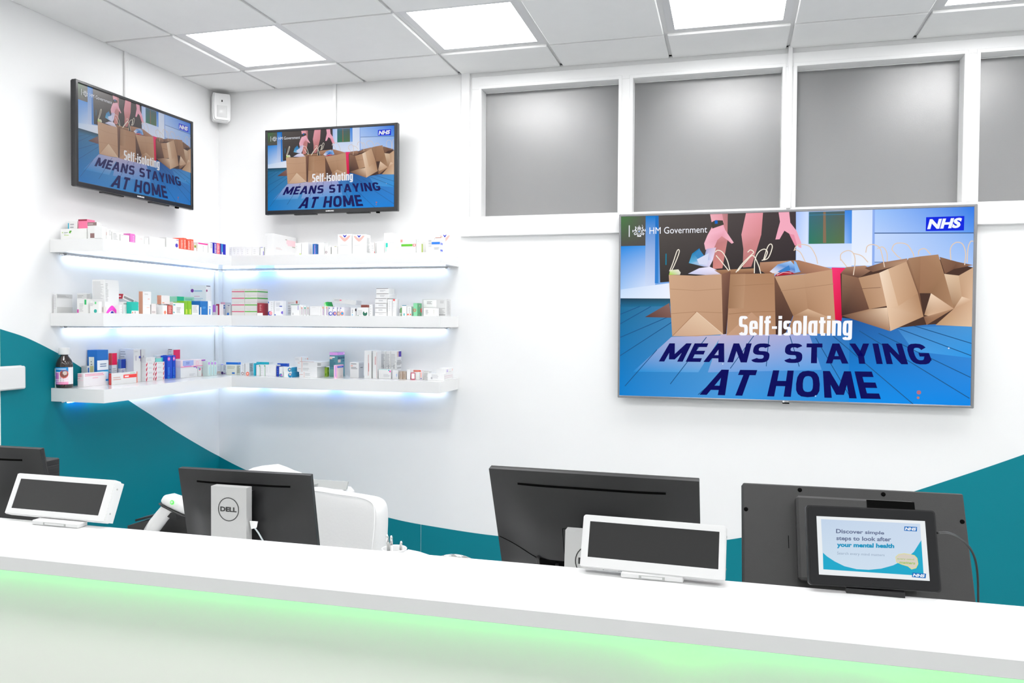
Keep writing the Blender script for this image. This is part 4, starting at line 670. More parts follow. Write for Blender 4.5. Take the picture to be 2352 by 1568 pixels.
def deco(mb, dec, w_, d_, h_, fdef):
    for tok in dec.split(';'):
        if not tok.strip(): continue
        p = tok.split(); k = p[0]; face = k[0]; typ = k[1]
        if face == 'A': face = fdef
        e = .0004
        def Q(u, v, lay=0):
            q = e+lay*.00012
            if face == 'F': return (-w_/2+u*w_, -d_/2-q, v*h_)
            return (w_/2+q, -d_/2+u*d_, v*h_)
        fw = w_ if face == 'F' else d_
        lay = deco.n; deco.n += 1
        if typ == 'r':
            u0, v0, u1, v1 = map(float, p[1:5]); c = lin(p[5])
            u0 = max(u0, 0.0); u1 = min(u1, 1.0)
            mb.add([Q(u0,v0,lay),Q(u1,v0,lay),Q(u1,v1,lay),Q(u0,v1,lay)], [(0,1,2,3)], m_card, c)
        elif typ == 'l':
            u0, v0, u1, v1 = map(float, p[1:5]); n = int(p[5]); col = p[6]; col = col*2 if len(col) == 3 else col
            c = lin(col)
            for i in range(n):
                vv = v1-(v1-v0)*(i+.5)/n; hh = (v1-v0)/n*.22
                hh = max(hh, .0007/h_)
                ue = u0+(u1-u0)*(.65+.35*random.random())
                mb.add([Q(u0,vv-hh,lay),Q(ue,vv-hh,lay),Q(ue,vv+hh,lay),Q(u0,vv+hh,lay)], [(0,1,2,3)], m_card, c)
        elif typ in 'co':
            u, v, r = map(float, p[1:4]); c = lin(p[4]); rr = r*h_; K = 18; pts = []
            for g in range(K):
                uu = min(max(u+rr*math.cos(2*PI*g/K)/fw, 0), 1); vv = min(max(v+rr*math.sin(2*PI*g/K)/h_, 0), 1)
                pts.append((uu, vv))
            if typ == 'c': mb.add([Q(a,b,lay) for a, b in pts], [tuple(range(K))], m_card, c)
            else:
                inn = [(u+(a-u)*.6, v+(b-v)*.6) for a, b in pts]
                mb.add([Q(a,b,lay) for a, b in pts+inn], [(i,(i+1)%K,K+(i+1)%K,K+i) for i in range(K)], m_card, c)
        elif typ in 'vh':
            u, v, hw, hh, th = map(float, p[1:6]); c = lin(p[6]); K = 12; a = []; b = []
            sg = -1 if typ == 'v' else 1
            for g in range(K+1):
                t = -1+2*g/K; shape = 1-abs(t)**1.5
                a.append((u+t*hw, v+sg*hh*shape)); b.append((u+t*hw*.62, v+sg*(hh-th*1.5)*shape) if typ == 'h' else (u+t*hw*.62, v+sg*(hh-th*1.2)*shape))
            a = [(min(max(x,0),1), min(max(y,0),1)) for x, y in a]; b = [(min(max(x,0),1), min(max(y,0),1)) for x, y in b]
            mb.add([Q(*x,lay) for x in a+b], [(i,i+1,K+2+i,K+1+i) for i in range(K)], m_card, c)
        elif typ == 't':
            u0, v0, u1, v1 = map(float, p[1:5]); c = lin(p[5]); s_ = ' '.join(p[6:])
            V, Fc = text_quad(s_, [Q(u0,v1,lay),Q(u1,v1,lay),Q(u1,v0,lay),Q(u0,v0,lay)], .02)
            mb.add(V, Fc, m_card, c)
deco.n = 0
for (sh, x, y, z, w_, d_, h_, fdef, base, dec, label, rz) in BOXES:
    mb = MB(); deco.n = 0
    c = tuple(v*.88 for v in lin(base))
    mb.box(-w_/2, w_/2, -d_/2, d_/2, 0, h_, m_card, c, bev=.0006)
    # tuck-flap seam along the top and the glued side edge
    mb.box(-w_/2+.0015, w_/2-.0015, -d_/2+.002, -d_/2+.003, h_, h_+.0003, m_card, tuple(v*.6 for v in c))
    deco(mb, dec, w_, d_, h_, fdef)
    o = mb.build('medicine_box'); o.location = (x, y, z); o.rotation_euler.z = rz
    tag(o, label, 'medicine box', GR[sh])
def loose_box(x, y, z, w_, d_, h_, rot, base, dec, label, grp, name='medicine_box'):
    mb = MB(); deco.n = 0
    mb.box(-w_/2, w_/2, -d_/2, d_/2, 0, h_, m_card, tuple(v*.88 for v in lin(base)), bev=.0006)
    deco(mb, dec, w_, d_, h_, 'F')
    o = mb.build(name); o.location = (x, y, z); o.rotation_euler = rot
    return tag(o, label, 'medicine box', GR[grp])
loose_box(.155, -.99, 1.6862, .055, .13, .026, (-.30, 0, 0), 'f4f2f2', 'Sr 0 0 1 .98 f4f2f2;Sr .05 .25 .6 .7 9c9c9c;Sr .65 .3 .9 .75 d0c8c8;Fr 0 0 1 1 c81c34;Fr .3 .4 .8 .6 f4e0e0', 'white carton with red end and grey panel propped aslant on smaller boxes', 'M')
loose_box(.905, -.215, 1.6362, .02, .06, .075, (0, -.32, 0), '20c050', 'Fr 0 0 .5 1 a8e8a0;Sr 0 0 1 1 10a84c', 'bright green carton leaning sideways in the middle of the back shelf', 'M')
loose_box(.985, -.18, 1.70, .15, .07, .026, (0, .10, 0), 'f0f0f0', 'Fl .08 .4 .3 .8 2 b4b4b8;Fr .3 .55 .38 .8 f06888', 'long white carton with small pink logo sloping on top of others', 'M')


# dark glass medicine bottle
t = thing('medicine_bottle', (.047, -1.283, 1.2702), 'dark brown glass medicine bottle with white cap and pink and blue label', 'bottle')
BX, BY, BZ = .047, -1.283, 1.2702
mb = MB(); r = .037
mb.lathe([(r*.9, 0), (r, .004), (r, .108), (r*.97, .118), (r*.8, .136), (r*.5, .152), (r*.44, .158), (r*.44, .166)], (BX, BY, BZ), m_amber, 40); part(mb, 'glass_body', t)
mb = MB(); mb.lathe([(r*.66, .160), (r*.68, .164), (r*.66, .190), (r*.62, .193)], (BX, BY, BZ), m_cover, 32); part(mb, 'cap', t)
def wrap(mb, a0, a1, z0, z1, rr, col, n=12):
    V = []
    for i in range(n+1):
        g = a0+(a1-a0)*i/n
        for zz in (z0, z1): V.append((BX+rr*math.cos(g), BY+rr*math.sin(g), BZ+zz))
    mb.add(V, [(2*i, 2*i+2, 2*i+3, 2*i+1) for i in range(n)], m_card, lin(col), True)
mb = MB(); A0, A1 = -2.75, .55
wrap(mb, A0, A1, .018, .100, r+.0003, 'f4e0ea'); wrap(mb, A0, -.35, .078, .100, r+.0005, '108cd0'); wrap(mb, -2.0, -.6, .090, .094, r+.0007, 'dceefc')
wrap(mb, A0, -1.9, .018, .076, r+.0006, '9858c8'); wrap(mb, -1.9, -1.5, .018, .074, r+.0006, 'd878c8'); wrap(mb, -1.5, -.35, .018, .03, r+.0006, 'f47cb4')
wrap(mb, A0, -.35, .032, .035, r+.0008, 'fcf4f8'); wrap(mb, A0, -.8, .040, .043, r+.0008, 'fcf4f8'); wrap(mb, A0, -.35, .024, .026, r+.0008, 'fcf0f4')
wrap(mb, -.33, A1, .02, .098, r+.0006, 'f0eef0')
V = []
for g in range(20):
    a = 2*PI*g/20; th = -.85+.5*math.cos(a); V.append((BX+(r+.001)*math.cos(th), BY+(r+.001)*math.sin(th), BZ+.068+.02*math.sin(a)))
mb.add(V, [tuple(range(20))], m_card, lin('e05848'))
V = [(BX+(r+.0013)*math.cos(-.85+.42*math.cos(a)), BY+(r+.0013)*math.sin(-.85+.42*math.cos(a)), BZ+.068+.0165*math.sin(a)) for a in [2*PI*g/20 for g in range(20)]]
mb.add(V, [tuple(range(20))], m_card, lin('8c5048'))
V = [(BX+(r+.0016)*math.cos(-.75+.25*math.cos(a)), BY+(r+.0016)*math.sin(-.75+.25*math.cos(a)), BZ+.073+.009*math.sin(a)) for a in [2*PI*g/20 for g in range(20)]]
mb.add(V, [tuple(range(20))], m_card, lin('d8c8c0'))
part(mb, 'bottle_label', t)

# ================================================================== SCREENS ON THE WALLS
TVART = [
('p',[(-0.004,1.0091),(1.0041,1.0079),(1.0021,0.5009),(-0.0035,0.5089)],['1c70d0','9cc0f4','c4d8fc','7cb0ec']),
('p',[(-0.0,1.0018),(0.0782,1.0012),(0.0775,0.8365),(0.0002,0.8359)],['4c7c48','5c5a56','54504c','54504c']),
('p',[(0.0002,0.8359),(0.0775,0.8365),(0.0837,0.5792),(0.0004,0.5714)],['1c8ae4','4898e8','dce8fe','a8ccf6']),
('p',[(0.0768,1.0004),(0.1079,1.0005),(0.1085,0.5434),(0.0773,0.5438)],['0c7cd0','0c7cd0','dce6fe','dce8fe']),
('p',[(0.0004,0.5938),(0.1647,0.6308),(0.1649,0.5428),(0.0005,0.5446)],['c4dcfa','eef2ff','f0f4ff','d0e4fc']),
('p',[(0.1069,1.0014),(0.1167,1.0009),(0.1187,0.6273),(0.1074,0.6275)],['1870c4','1870c4','4088d0','2c80d8']),
('p',[(0.1167,1.0009),(0.523,1.0047),(0.5238,0.6834),(0.1236,0.6316)],['5c5652','463c3e','342c2e','383432']),
('s',[(0.141,0.79),(0.1411,0.7283)],0.00274,'0c8cb0'),
('p',[(0.0005,0.5446),(0.1649,0.5428),(0.1649,0.497),(0.0005,0.491)],['183a50','2c4a58','2078a0','1c6c98']),
('p',[(0.5221,1.0048),(0.5588,1.0044),(0.5596,0.7165),(0.5251,0.7089)],['a8c4fc','d0e0ff','e8f0ff','c8dcfc']),
('p',[(0.5565,1.0028),(0.6613,1.0029),(0.6619,0.8226),(0.557,0.8267)],'b8d0fc'),
('p',[(0.5588,0.9976),(0.6582,0.9972),(0.6588,0.8286),(0.5593,0.8292)],['3c6c80','54605c','5c7448','2c7c64']),
('p',[(0.5989,0.9954),(0.6056,0.9959),(0.6084,0.8331),(0.5994,0.8335)],'887058'),
('s',[(0.5589,0.9807),(0.6583,0.9804)],0.00137,'3c88b0'),
('p',[(0.6582,1.0022),(0.6781,1.0019),(0.6788,0.8052),(0.6588,0.806)],['3c88e4','3c88e4','5c9cec','a0c4f8']),
('p',[(0.6781,1.0019),(0.7361,1.0012),(0.7371,0.7114),(0.6791,0.7131)],['dce8ff','cfe0ff','f0f4ff','e8f0ff']),
('p',[(0.5248,0.8297),(0.6787,0.8278),(0.6791,0.7047),(0.5251,0.7089)],['d8e4ff','cfe0ff','e8eeff','dce6ff']),
('p',[(0.7339,1.0029),(0.7405,1.0026),(0.7415,0.7113),(0.7349,0.7115)],'90b0f0'),
('p',[(0.7405,1.0026),(1.0008,1.0024),(1.0005,0.8703),(0.7409,0.8795)],['9cc4fc','2c78e8','5898f0','b4cffc']),
('p',[(0.7409,0.8761),(1.0005,0.8679),(1.0004,0.7121),(0.7414,0.7263)],['c8dcfe','88b4f4','a8c8fa','c4d8fc']),
('s',[(0.74,0.8787),(1.0005,0.8695)],0.00274,'3c5c90'),
('s',[(0.7414,0.7288),(0.8065,0.7277)],0.00228,'4c6ca0'),
('p',[(-0.0015,0.4955),(0.3093,0.5064),(0.3103,-0.0116),(-0.001,-0.0036)],['1c6c98','5090c0','4898dc','0880d0']),
('p',[(0.3093,0.5064),(0.6764,0.4363),(0.6778,-0.0094),(0.3103,-0.0073)],['7890c4','2c6cb4','2090e0','3c98e0']),
('p',[(0.6763,0.4699),(1.0016,0.4196),(1.0008,-0.0024),(0.6778,-0.0026)],['1c4c90','4488cc','0888e8','0c90ec']),
('p',[(0.3096,0.3499),(0.5647,0.3516),(0.6013,0.1655),(0.2719,0.1399)],['c0b4d0','a0a8dc','58a0e4','78a4e0']),
('p',[(0.1603,0.3312),(0.312,0.3429),(0.2431,0.1391),(0.042,0.1339)],['a8b0dc','c4b8d0','5ca4e0','1c8cd4']),
('p',[(0.8034,0.393),(1.0004,0.4033),(1.0011,0.2405),(0.8512,0.2709)],['3c80c4','4c98d8','2c98e8','4ca0e4']),
('s',[(0.0006,0.4015),(0.0962,0.4992)],0.00228,'1c5488'),
('s',[(0.0007,0.3254),(0.1552,0.4459)],0.00228,'1c5488'),
('s',[(0.0008,0.2224),(0.1592,0.4106)],0.00228,'1c5488'),
('s',[(0.0005,0.4552),(0.0615,0.4995)],0.00228,'1c5488'),
('s',[(0.1582,0.0706),(0.2667,0.3321)],0.00228,'1c5488'),
('s',[(0.3384,0.1634),(0.4062,0.3419)],0.00228,'1c5488'),
('s',[(0.017,0.0526),(0.1162,0.2599)],0.00228,'1c5488'),
('s',[(0.5101,0.3427),(0.5379,0.181)],0.00228,'1c5488'),
('s',[(0.5828,0.3347),(0.6821,0.0245)],0.00228,'1c5488'),
('s',[(0.6322,0.3436),(0.8522,-0.0021)],0.00228,'1c5488'),
('s',[(0.7031,0.3734),(0.9978,0.0366)],0.00228,'1c5488'),
('s',[(0.7557,0.3612),(0.9994,0.1427)],0.00228,'1c5488'),
('s',[(0.8034,0.3905),(0.9998,0.2527)],0.00228,'1c5488'),
('s',[(0.8464,0.403),(1.0008,0.3138)],0.00228,'1c5488'),
('s',[(0.4503,0.3422),(0.4437,0.1788)],0.00228,'1c5488'),
('s',[(0.2433,0.0163),(0.3195,0.1411)],0.00228,'1c5488'),
('p',[(0.0775,0.4398),(0.1527,0.5182),(0.1592,0.4371)],['5c3c38','8c6860','7c5850']),
('p',[(0.3036,1.0031),(0.3254,1.0028),(0.3252,0.853),(0.3113,0.7061),(0.2828,0.7025),(0.2849,0.8373),(0.3038,0.8799)],['c88c90','b87c80','c88484','d88c84','d48880','c07c7c','d89094']),
('p',[(0.379,1.0033),(0.4283,1.004),(0.424,0.8834),(0.4052,0.7638),(0.396,0.7125),(0.3712,0.7088),(0.3724,0.808),(0.3661,0.8859)],['f0a4b0','e898a4','d88c90','c88080','c07c78','b87470','c88484','e49ca4']),
('p',[(0.4726,1.0033),(0.5029,1.0033),(0.5067,0.9435),(0.5246,0.9002),(0.5384,0.8359),(0.5389,0.8087),(0.5317,0.8124),(0.5225,0.8366),(0.505,0.8841),(0.4903,0.9018),(0.4767,0.8571),(0.4647,0.8559),(0.472,0.9111),(0.4774,0.9493)],'f4acc0'),
('p',[(0.5041,0.8841),(0.5178,0.8792),(0.5271,0.8194),(0.5203,0.823)],'e890a8'),
('p',[(0.2726,1.003),(0.3083,1.0037),(0.3141,0.9531),(0.2799,0.9375)],['f0b0bc','e8a0ac','e49ca8','f4b4c0']),
('p',[(0.2799,0.9331),(0.3108,0.949),(0.318,0.914),(0.3441,0.8436),(0.338,0.8378),(0.3252,0.8574),(0.3086,0.8797),(0.2953,0.8586),(0.2849,0.8112),(0.2601,0.8078),(0.2562,0.8428),(0.2657,0.8859)],['f8b8c8','f4b0c0','f4b0c4','f8c0cc','e8a0b4','e898ac','e8a0b0','e8a4b4','f0b4c4','f0b8c8','f4b8c8','f8bccc']),
('p',[(0.2761,0.955),(0.2894,0.9674),(0.3108,0.9646),(0.3141,0.9419),(0.28,0.9218)],'48443c'),
('p',[(0.287,0.9658),(0.2951,0.9662),(0.2961,0.948),(0.2875,0.9475)],'1468c8'),
('p',[(0.2107,0.7368),(0.2202,0.7873),(0.2419,0.8171),(0.2564,0.7599),(0.2634,0.812),(0.2921,0.8196),(0.2827,0.7504),(0.2732,0.7159),(0.2564,0.7163)],['5cb0d8','1c84b8','1070b0','70a8d8','b8b0d8','e0c8dc','e8e0f8','dcd4f0','a8b4e0']),
('p',[(0.2275,0.7827),(0.2419,0.8128),(0.2611,0.7641),(0.2492,0.734)],'3c88c0'),
('p',[(0.2348,0.7562),(0.2707,0.79),(0.266,0.7248),(0.242,0.7298)],'d8dcf4'),
('p',[(0.2084,0.6782),(0.242,0.708),(0.2732,0.7159),(0.3042,0.6889),(0.309,0.6741),(0.2613,0.6708)],['c8ccec','e8e4fc','f0ecfc','e8e0f4','dcccd8','dcd4ec']),
('p',[(0.151,0.6734),(0.1539,0.6998),(0.1792,0.7026),(0.1865,0.6849),(0.1841,0.6726)],['a8d820','dce8b0','f0eedc','e0dcd0','d8d0c4']),
('p',[(0.2875,0.6963),(0.4053,0.7036),(0.4054,0.6761),(0.309,0.6715)],['a87c5c','b88c68','7c5440','8c6448']),
('p',[(0.4215,0.7358),(0.4999,0.742),(0.4771,0.6846),(0.4402,0.6727),(0.4193,0.6947)],['b4886c','c49878','9c6c50','7c5440','a07458']),
('p',[(0.4999,0.7437),(0.5318,0.7444),(0.6275,0.696),(0.6222,0.6827),(0.4634,0.6593)],['a47858','ac7c64','c08c70','b07c60','5c3c30']),
('p',[(0.4495,0.6853),(0.4724,0.7232),(0.5091,0.7417),(0.5388,0.6831),(0.4955,0.6671),(0.4633,0.6721)],['f0ecf4','70a0dc','b0d4fc','3c74c4','e8f0fc','d8ccd0']),
('p',[(0.4725,0.6847),(0.5046,0.718),(0.5092,0.6923),(0.4863,0.6758)],'3c80c8'),
('p',[(0.5182,0.7432),(0.525,0.7344),(0.5366,0.6831),(0.5229,0.6792)],'88b8f0'),
('p',[(0.4634,0.661),(0.4771,0.6795),(0.5046,0.6873),(0.5229,0.6733),(0.4955,0.6671)],'b02030'),
('s',[(0.4703,0.666),(0.4886,0.6809),(0.5115,0.6769)],0.00183,'f0c4cc'),
('p',[(0.6244,0.7037),(0.6658,0.7009),(0.6542,0.4237),(0.6341,0.4322)],['f83878','f02c60','c80c38','e00c40']),
('p',[(0.649,0.6719),(0.8323,0.7335),(0.9132,0.7392),(1.0,0.6959),(1.0012,0.4196),(0.8827,0.4072),(0.7861,0.3863),(0.6541,0.4532)],'4c342a'),
('p',[(0.309,0.6741),(0.3359,0.6899),(0.3307,0.4889),(0.3253,0.35),(0.3153,0.3482)],['8c6450','7c5444','543830','3c2824','5c4034']),
('p',[(0.15,0.6734),(0.2325,0.6671),(0.2379,0.3362),(0.1627,0.3348)],['d0a888','c8a082','c49a7a','c49c7c']),
('p',[(0.2325,0.6671),(0.309,0.6741),(0.3158,0.3482),(0.2379,0.3362)],['c8a082','cca486','bc9272','c49a7a']),
('p',[(0.1627,0.3348),(0.2353,0.4702),(0.3158,0.3482)],['cca488','e4c6a8','dcba9c']),
('s',[(0.155,0.5958),(0.235,0.5857),(0.3115,0.595)],0.00137,'b08868'),
('s',[(0.2353,0.4702),(0.1627,0.3348)],0.00183,'a87c5c'),
('s',[(0.2353,0.4702),(0.3158,0.3482)],0.00137,'f0d8c0'),
('s',[(0.1577,0.4591),(0.2353,0.4702),(0.3132,0.4647)],0.00137,'a88060'),
('p',[(0.335,0.6735),(0.4633,0.6764),(0.4697,0.3509),(0.3262,0.343)],['b48a6a','b08462','b88c6c','bc9272']),
('p',[(0.335,0.6735),(0.3797,0.675),(0.3754,0.4886),(0.3292,0.4889)],['a88060','b88e6e','bc9474','9c7454']),
('p',[(0.3262,0.343),(0.3989,0.4695),(0.4697,0.3509)],['c89e80','c49a7c','b88c6c']),
('s',[(0.3307,0.4585),(0.3989,0.4695),(0.4661,0.4726)],0.00137,'98704f'),
('s',[(0.3422,0.6101),(0.4625,0.6208)],0.00137,'a07858'),
('p',[(0.4634,0.6593),(0.5003,0.5732),(0.519,0.4536),(0.4963,0.3511),(0.4697,0.3492)],['7c5844','6c4c3c','5c4034','4c342c','3c2824']),
('p',[(0.4643,0.6593),(0.5457,0.6702),(0.5598,0.4874),(0.519,0.4493)],['c8a080','c49c7c','b48a6a','9c7454']),
('p',[(0.5457,0.6702),(0.6258,0.6935),(0.6364,0.4296),(0.5598,0.4874)],['c49c7c','c89e7e','c49876','ac8262']),
('p',[(0.5009,0.3511),(0.519,0.4493),(0.5598,0.4874),(0.6364,0.4296),(0.6321,0.3588)],['b48a6c','a47a5a','d8b494','c8a080','c0966f']),
('s',[(0.482,0.582),(0.6314,0.6176)],0.00137,'a88062'),
('p',[(0.649,0.6719),(0.6645,0.7051),(0.7152,0.7121),(0.7372,0.6906),(0.6978,0.6456)],['7c5848','a88068','b48a70','a07860','5c4034']),
('p',[(0.7152,0.6995),(0.7632,0.7273),(0.828,0.746),(0.8323,0.7252),(0.7372,0.6781)],['6c4c40','987058','a88068','c09a7c','7c5844']),
('p',[(0.6526,0.6701),(0.6987,0.6489),(0.7291,0.4863),(0.7381,0.4028),(0.6541,0.4515)],['947058','8c6650','6c4a3a','4c342c','3c2824']),
('p',[(0.6987,0.6489),(0.7547,0.6735),(0.777,0.5027),(0.7291,0.4863)],['b8906f','c49c7e','c8a080','ac8464']),
('p',[(0.7547,0.6735),(0.7785,0.6937),(0.8073,0.5024),(0.7771,0.4944)],['f4dcc4','e8ccb0','dcb898','e8c8aa']),
('p',[(0.7785,0.6937),(0.8272,0.7295),(0.8586,0.568),(0.8073,0.5024)],['d8b494','c8a282','b88e6c','d0a886']),
('p',[(0.6541,0.4515),(0.7291,0.4863),(0.7771,0.4944),(0.7861,0.373)],['6c4a3a','ac8464','f0d4b8','a87e60']),
('p',[(0.7771,0.4944),(0.8073,0.5024),(0.8586,0.568),(0.8744,0.4484),(0.787,0.373)],['e8c8aa','d8b494','b08664','b88e6c','dcb898']),
('s',[(0.6546,0.6045),(0.7024,0.5911),(0.7593,0.5985)],0.00137,'7c5a46'),
('p',[(0.8272,0.7295),(0.8323,0.7467),(0.8643,0.7556),(0.8629,0.5679),(0.8744,0.4484),(0.8586,0.568)],['8c6850','a88264','a47c5e','8c6448','5c3c30','6c4a3a']),
('p',[(0.8643,0.7556),(0.9097,0.7639),(0.9261,0.6652),(0.9529,0.489),(0.8927,0.5675),(0.8629,0.5679)],['a87e60','b08868','a47c5c','ac8464','946e50','986f52']),
('p',[(0.8927,0.5675),(0.9529,0.489),(0.8867,0.4525),(0.8761,0.4566)],['f4d8bc','c8a080','dcb898','a88060']),
('p',[(0.8744,0.4484),(0.8867,0.4525),(0.9529,0.489),(0.8827,0.4056)],['7c5844','c49c7c','ac8464','94694c']),
('p',[(0.9131,0.7515),(0.9595,0.7255),(1.0,0.7081),(0.9512,0.6891),(0.9282,0.6651)],['8c6850','7c5844','946c54','6c4a3a','7c5844']),
('p',[(0.9261,0.6652),(0.9639,0.6561),(0.9727,0.55),(0.9529,0.489)],['e4c8aa','d8b898','c8a484','9c7454']),
('p',[(0.9639,0.6561),(1.0,0.6959),(1.0007,0.5334),(0.9727,0.55)],['c8a484','d0ac8c','e0bc9c','c49c7c']),
('p',[(0.9529,0.489),(0.9727,0.55),(1.0007,0.5334),(1.0013,0.3984),(0.906,0.4056)],['c49c7c','f0d4b8','d8b292','e4c4a4','c0986f']),
('s',[(0.1524,0.6928),(0.1543,0.7012),(0.1562,0.7092),(0.1581,0.7174),(0.16,0.7264),(0.1621,0.7365),(0.1645,0.7492),(0.1671,0.764),(0.1697,0.779),(0.1721,0.7923),(0.1742,0.8021),(0.1759,0.8078),(0.1775,0.8107),(0.1787,0.8115),(0.1798,0.811),(0.1805,0.8097),(0.1811,0.808),(0.1814,0.8053),(0.1815,0.8014),(0.1811,0.7959),(0.1801,0.7887),(0.1782,0.7786),(0.1756,0.7659),(0.1726,0.7521),(0.1696,0.7388),(0.167,0.7276),(0.1649,0.7189),(0.1629,0.7117),(0.161,0.7054),(0.1592,0.6992),(0.1573,0.6926)],0.00274,'f4ecdc'),
('s',[(0.2897,0.7936),(0.291,0.796),(0.2922,0.7987),(0.2935,0.8013),(0.295,0.8031),(0.2968,0.8038),(0.2992,0.8035),(0.302,0.8026),(0.3051,0.8007),(0.3081,0.7975),(0.3111,0.7929),(0.3141,0.7864),(0.3171,0.7782),(0.3201,0.7689),(0.3229,0.759),(0.3254,0.7491),(0.3274,0.7389),(0.3291,0.7282),(0.3306,0.7172),(0.332,0.7061),(0.3336,0.6951)],0.00274,'f4ecdc'),
('s',[(0.2921,0.7762),(0.2954,0.7693),(0.2986,0.7627),(0.3018,0.756),(0.3052,0.7488),(0.3088,0.7409),(0.3128,0.7321),(0.3171,0.7225),(0.3215,0.7126),(0.3259,0.7025),(0.3303,0.6926)],0.00274,'f4ecdc'),
('s',[(0.3515,0.6834),(0.3552,0.6929),(0.3588,0.7025),(0.3624,0.712),(0.3662,0.7213),(0.3702,0.7305),(0.3748,0.7396),(0.3799,0.749),(0.385,0.7579),(0.3897,0.7661),(0.3935,0.7728),(0.3966,0.7779),(0.3991,0.7816),(0.4011,0.7844),(0.4024,0.787),(0.4028,0.7897),(0.4021,0.793),(0.4004,0.7965),(0.398,0.7997),(0.3955,0.802),(0.3934,0.8029),(0.3917,0.8021),(0.39,0.7998),(0.3884,0.7966),(0.3867,0.7933),(0.3851,0.7903)],0.00274,'f4ecdc'),
('s',[(0.3562,0.6894),(0.3609,0.6995),(0.3657,0.7099),(0.3704,0.7202),(0.375,0.7299),(0.3796,0.7388),(0.384,0.7479),(0.3883,0.7576),(0.3926,0.766),(0.3966,0.7716),(0.4005,0.7726),(0.4042,0.7675),(0.4079,0.7576),(0.4113,0.7449),(0.4143,0.7318),(0.4169,0.7205),(0.4189,0.7111),(0.4204,0.702),(0.4216,0.6932),(0.4227,0.6845),(0.424,0.6756)],0.00274,'f4ecdc'),
('s',[(0.4054,0.6778),(0.4055,0.692),(0.4055,0.7066),(0.4055,0.721),(0.4058,0.7345),(0.4066,0.7466),(0.408,0.7572),(0.4098,0.7668),(0.4118,0.7753),(0.4142,0.7828),(0.4168,0.7892),(0.4197,0.7948),(0.4231,0.7994),(0.4267,0.8029),(0.4301,0.8051),(0.433,0.8058),(0.4356,0.8049),(0.4381,0.8025),(0.4402,0.7988),(0.4417,0.794),(0.4423,0.7883),(0.4416,0.7814),(0.4399,0.7731),(0.4377,0.764),(0.4352,0.7547),(0.4331,0.7458)],0.00274,'f4ecdc'),
('s',[(0.4308,0.7458),(0.4331,0.7603),(0.4355,0.7755),(0.4378,0.7904),(0.4401,0.8036),(0.4422,0.814),(0.4443,0.8215),(0.4463,0.8268),(0.4482,0.8302),(0.4499,0.832),(0.4514,0.8325),(0.4529,0.8317),(0.4544,0.8294),(0.4556,0.8255),(0.4562,0.8202),(0.4561,0.8135),(0.4549,0.8041),(0.453,0.792),(0.4505,0.779),(0.4477,0.7672),(0.4447,0.7583),(0.4414,0.7531),(0.4378,0.7503),(0.4339,0.7488),(0.43,0.7478),(0.4262,0.746)],0.00274,'f4ecdc'),
('s',[(0.5181,0.7942),(0.5193,0.7995),(0.5203,0.8051),(0.5215,0.8106),(0.5229,0.8155),(0.5248,0.8195),(0.5273,0.8225),(0.5302,0.8249),(0.5334,0.8266),(0.537,0.8274),(0.5407,0.8273),(0.5449,0.8265),(0.5496,0.8251),(0.5545,0.8226),(0.5592,0.819),(0.5634,0.8138),(0.5672,0.8064),(0.5707,0.7971),(0.574,0.7868),(0.5769,0.7763),(0.5793,0.7667),(0.5812,0.7579),(0.5824,0.7493),(0.5834,0.741),(0.5843,0.7326),(0.5853,0.7242)],0.00274,'e4ccb8'),
('s',[(0.5203,0.8026),(0.5235,0.7997),(0.5268,0.7972),(0.53,0.7945),(0.5332,0.7907),(0.5363,0.7851),(0.5393,0.7769),(0.5422,0.7669),(0.5451,0.7558),(0.548,0.7445),(0.5509,0.7337)],0.00274,'e4ccb8'),
('s',[(0.6488,0.7391),(0.6487,0.7461),(0.6484,0.7533),(0.6481,0.7604),(0.6484,0.767),(0.6496,0.7727),(0.652,0.7778),(0.6552,0.7824),(0.659,0.7863),(0.6629,0.7891),(0.6664,0.7906),(0.6697,0.7908),(0.6731,0.7899),(0.6764,0.7879),(0.6794,0.7846),(0.6819,0.78),(0.684,0.7741),(0.6858,0.767),(0.6872,0.7586),(0.6882,0.749),(0.6887,0.7379),(0.6886,0.725),(0.6878,0.7102),(0.6867,0.6944),(0.6855,0.6783),(0.6845,0.6627)],0.00274,'e4ccb8'),
('s',[(0.6488,0.7475),(0.6524,0.739),(0.6559,0.7305),(0.6595,0.722),(0.6631,0.7135),(0.6667,0.705)],0.00274,'e4ccb8'),
('s',[(0.6842,0.7757),(0.6886,0.7734),(0.6932,0.7714),(0.6977,0.7692),(0.7021,0.7664),(0.7062,0.7624),(0.7101,0.757),(0.7136,0.7503),(0.7171,0.7431),(0.7204,0.7356),(0.7239,0.7285)],0.00274,'e4ccb8'),
('s',[(0.7172,0.7788),(0.7178,0.7858),(0.7183,0.7933),(0.7189,0.8005),(0.7199,0.807),(0.7214,0.812),(0.7238,0.8156),(0.7267,0.8181),(0.7299,0.8197),(0.7334,0.8202),(0.7367,0.8197),(0.7402,0.8184),(0.744,0.8162),(0.7478,0.8129),(0.7513,0.8084),(0.7543,0.8024),(0.7566,0.7945),(0.7586,0.7847),(0.7602,0.7739),(0.7617,0.7628),(0.7631,0.7522),(0.7644,0.7422),(0.7655,0.7322),(0.7665,0.7222),(0.7675,0.7122),(0.7685,0.7022)],0.00274,'e4ccb8'),
('s',[(0.7477,0.7985),(0.7508,0.8007),(0.754,0.8034),(0.7572,0.8058),(0.7602,0.8071),(0.7629,0.8062),(0.7656,0.803),(0.7681,0.7979),(0.7704,0.7915),(0.7724,0.7843),(0.7739,0.7768),(0.7748,0.7687),(0.7752,0.7597),(0.7752,0.7502),(0.7752,0.7405),(0.7754,0.7311)],0.00274,'e4ccb8'),
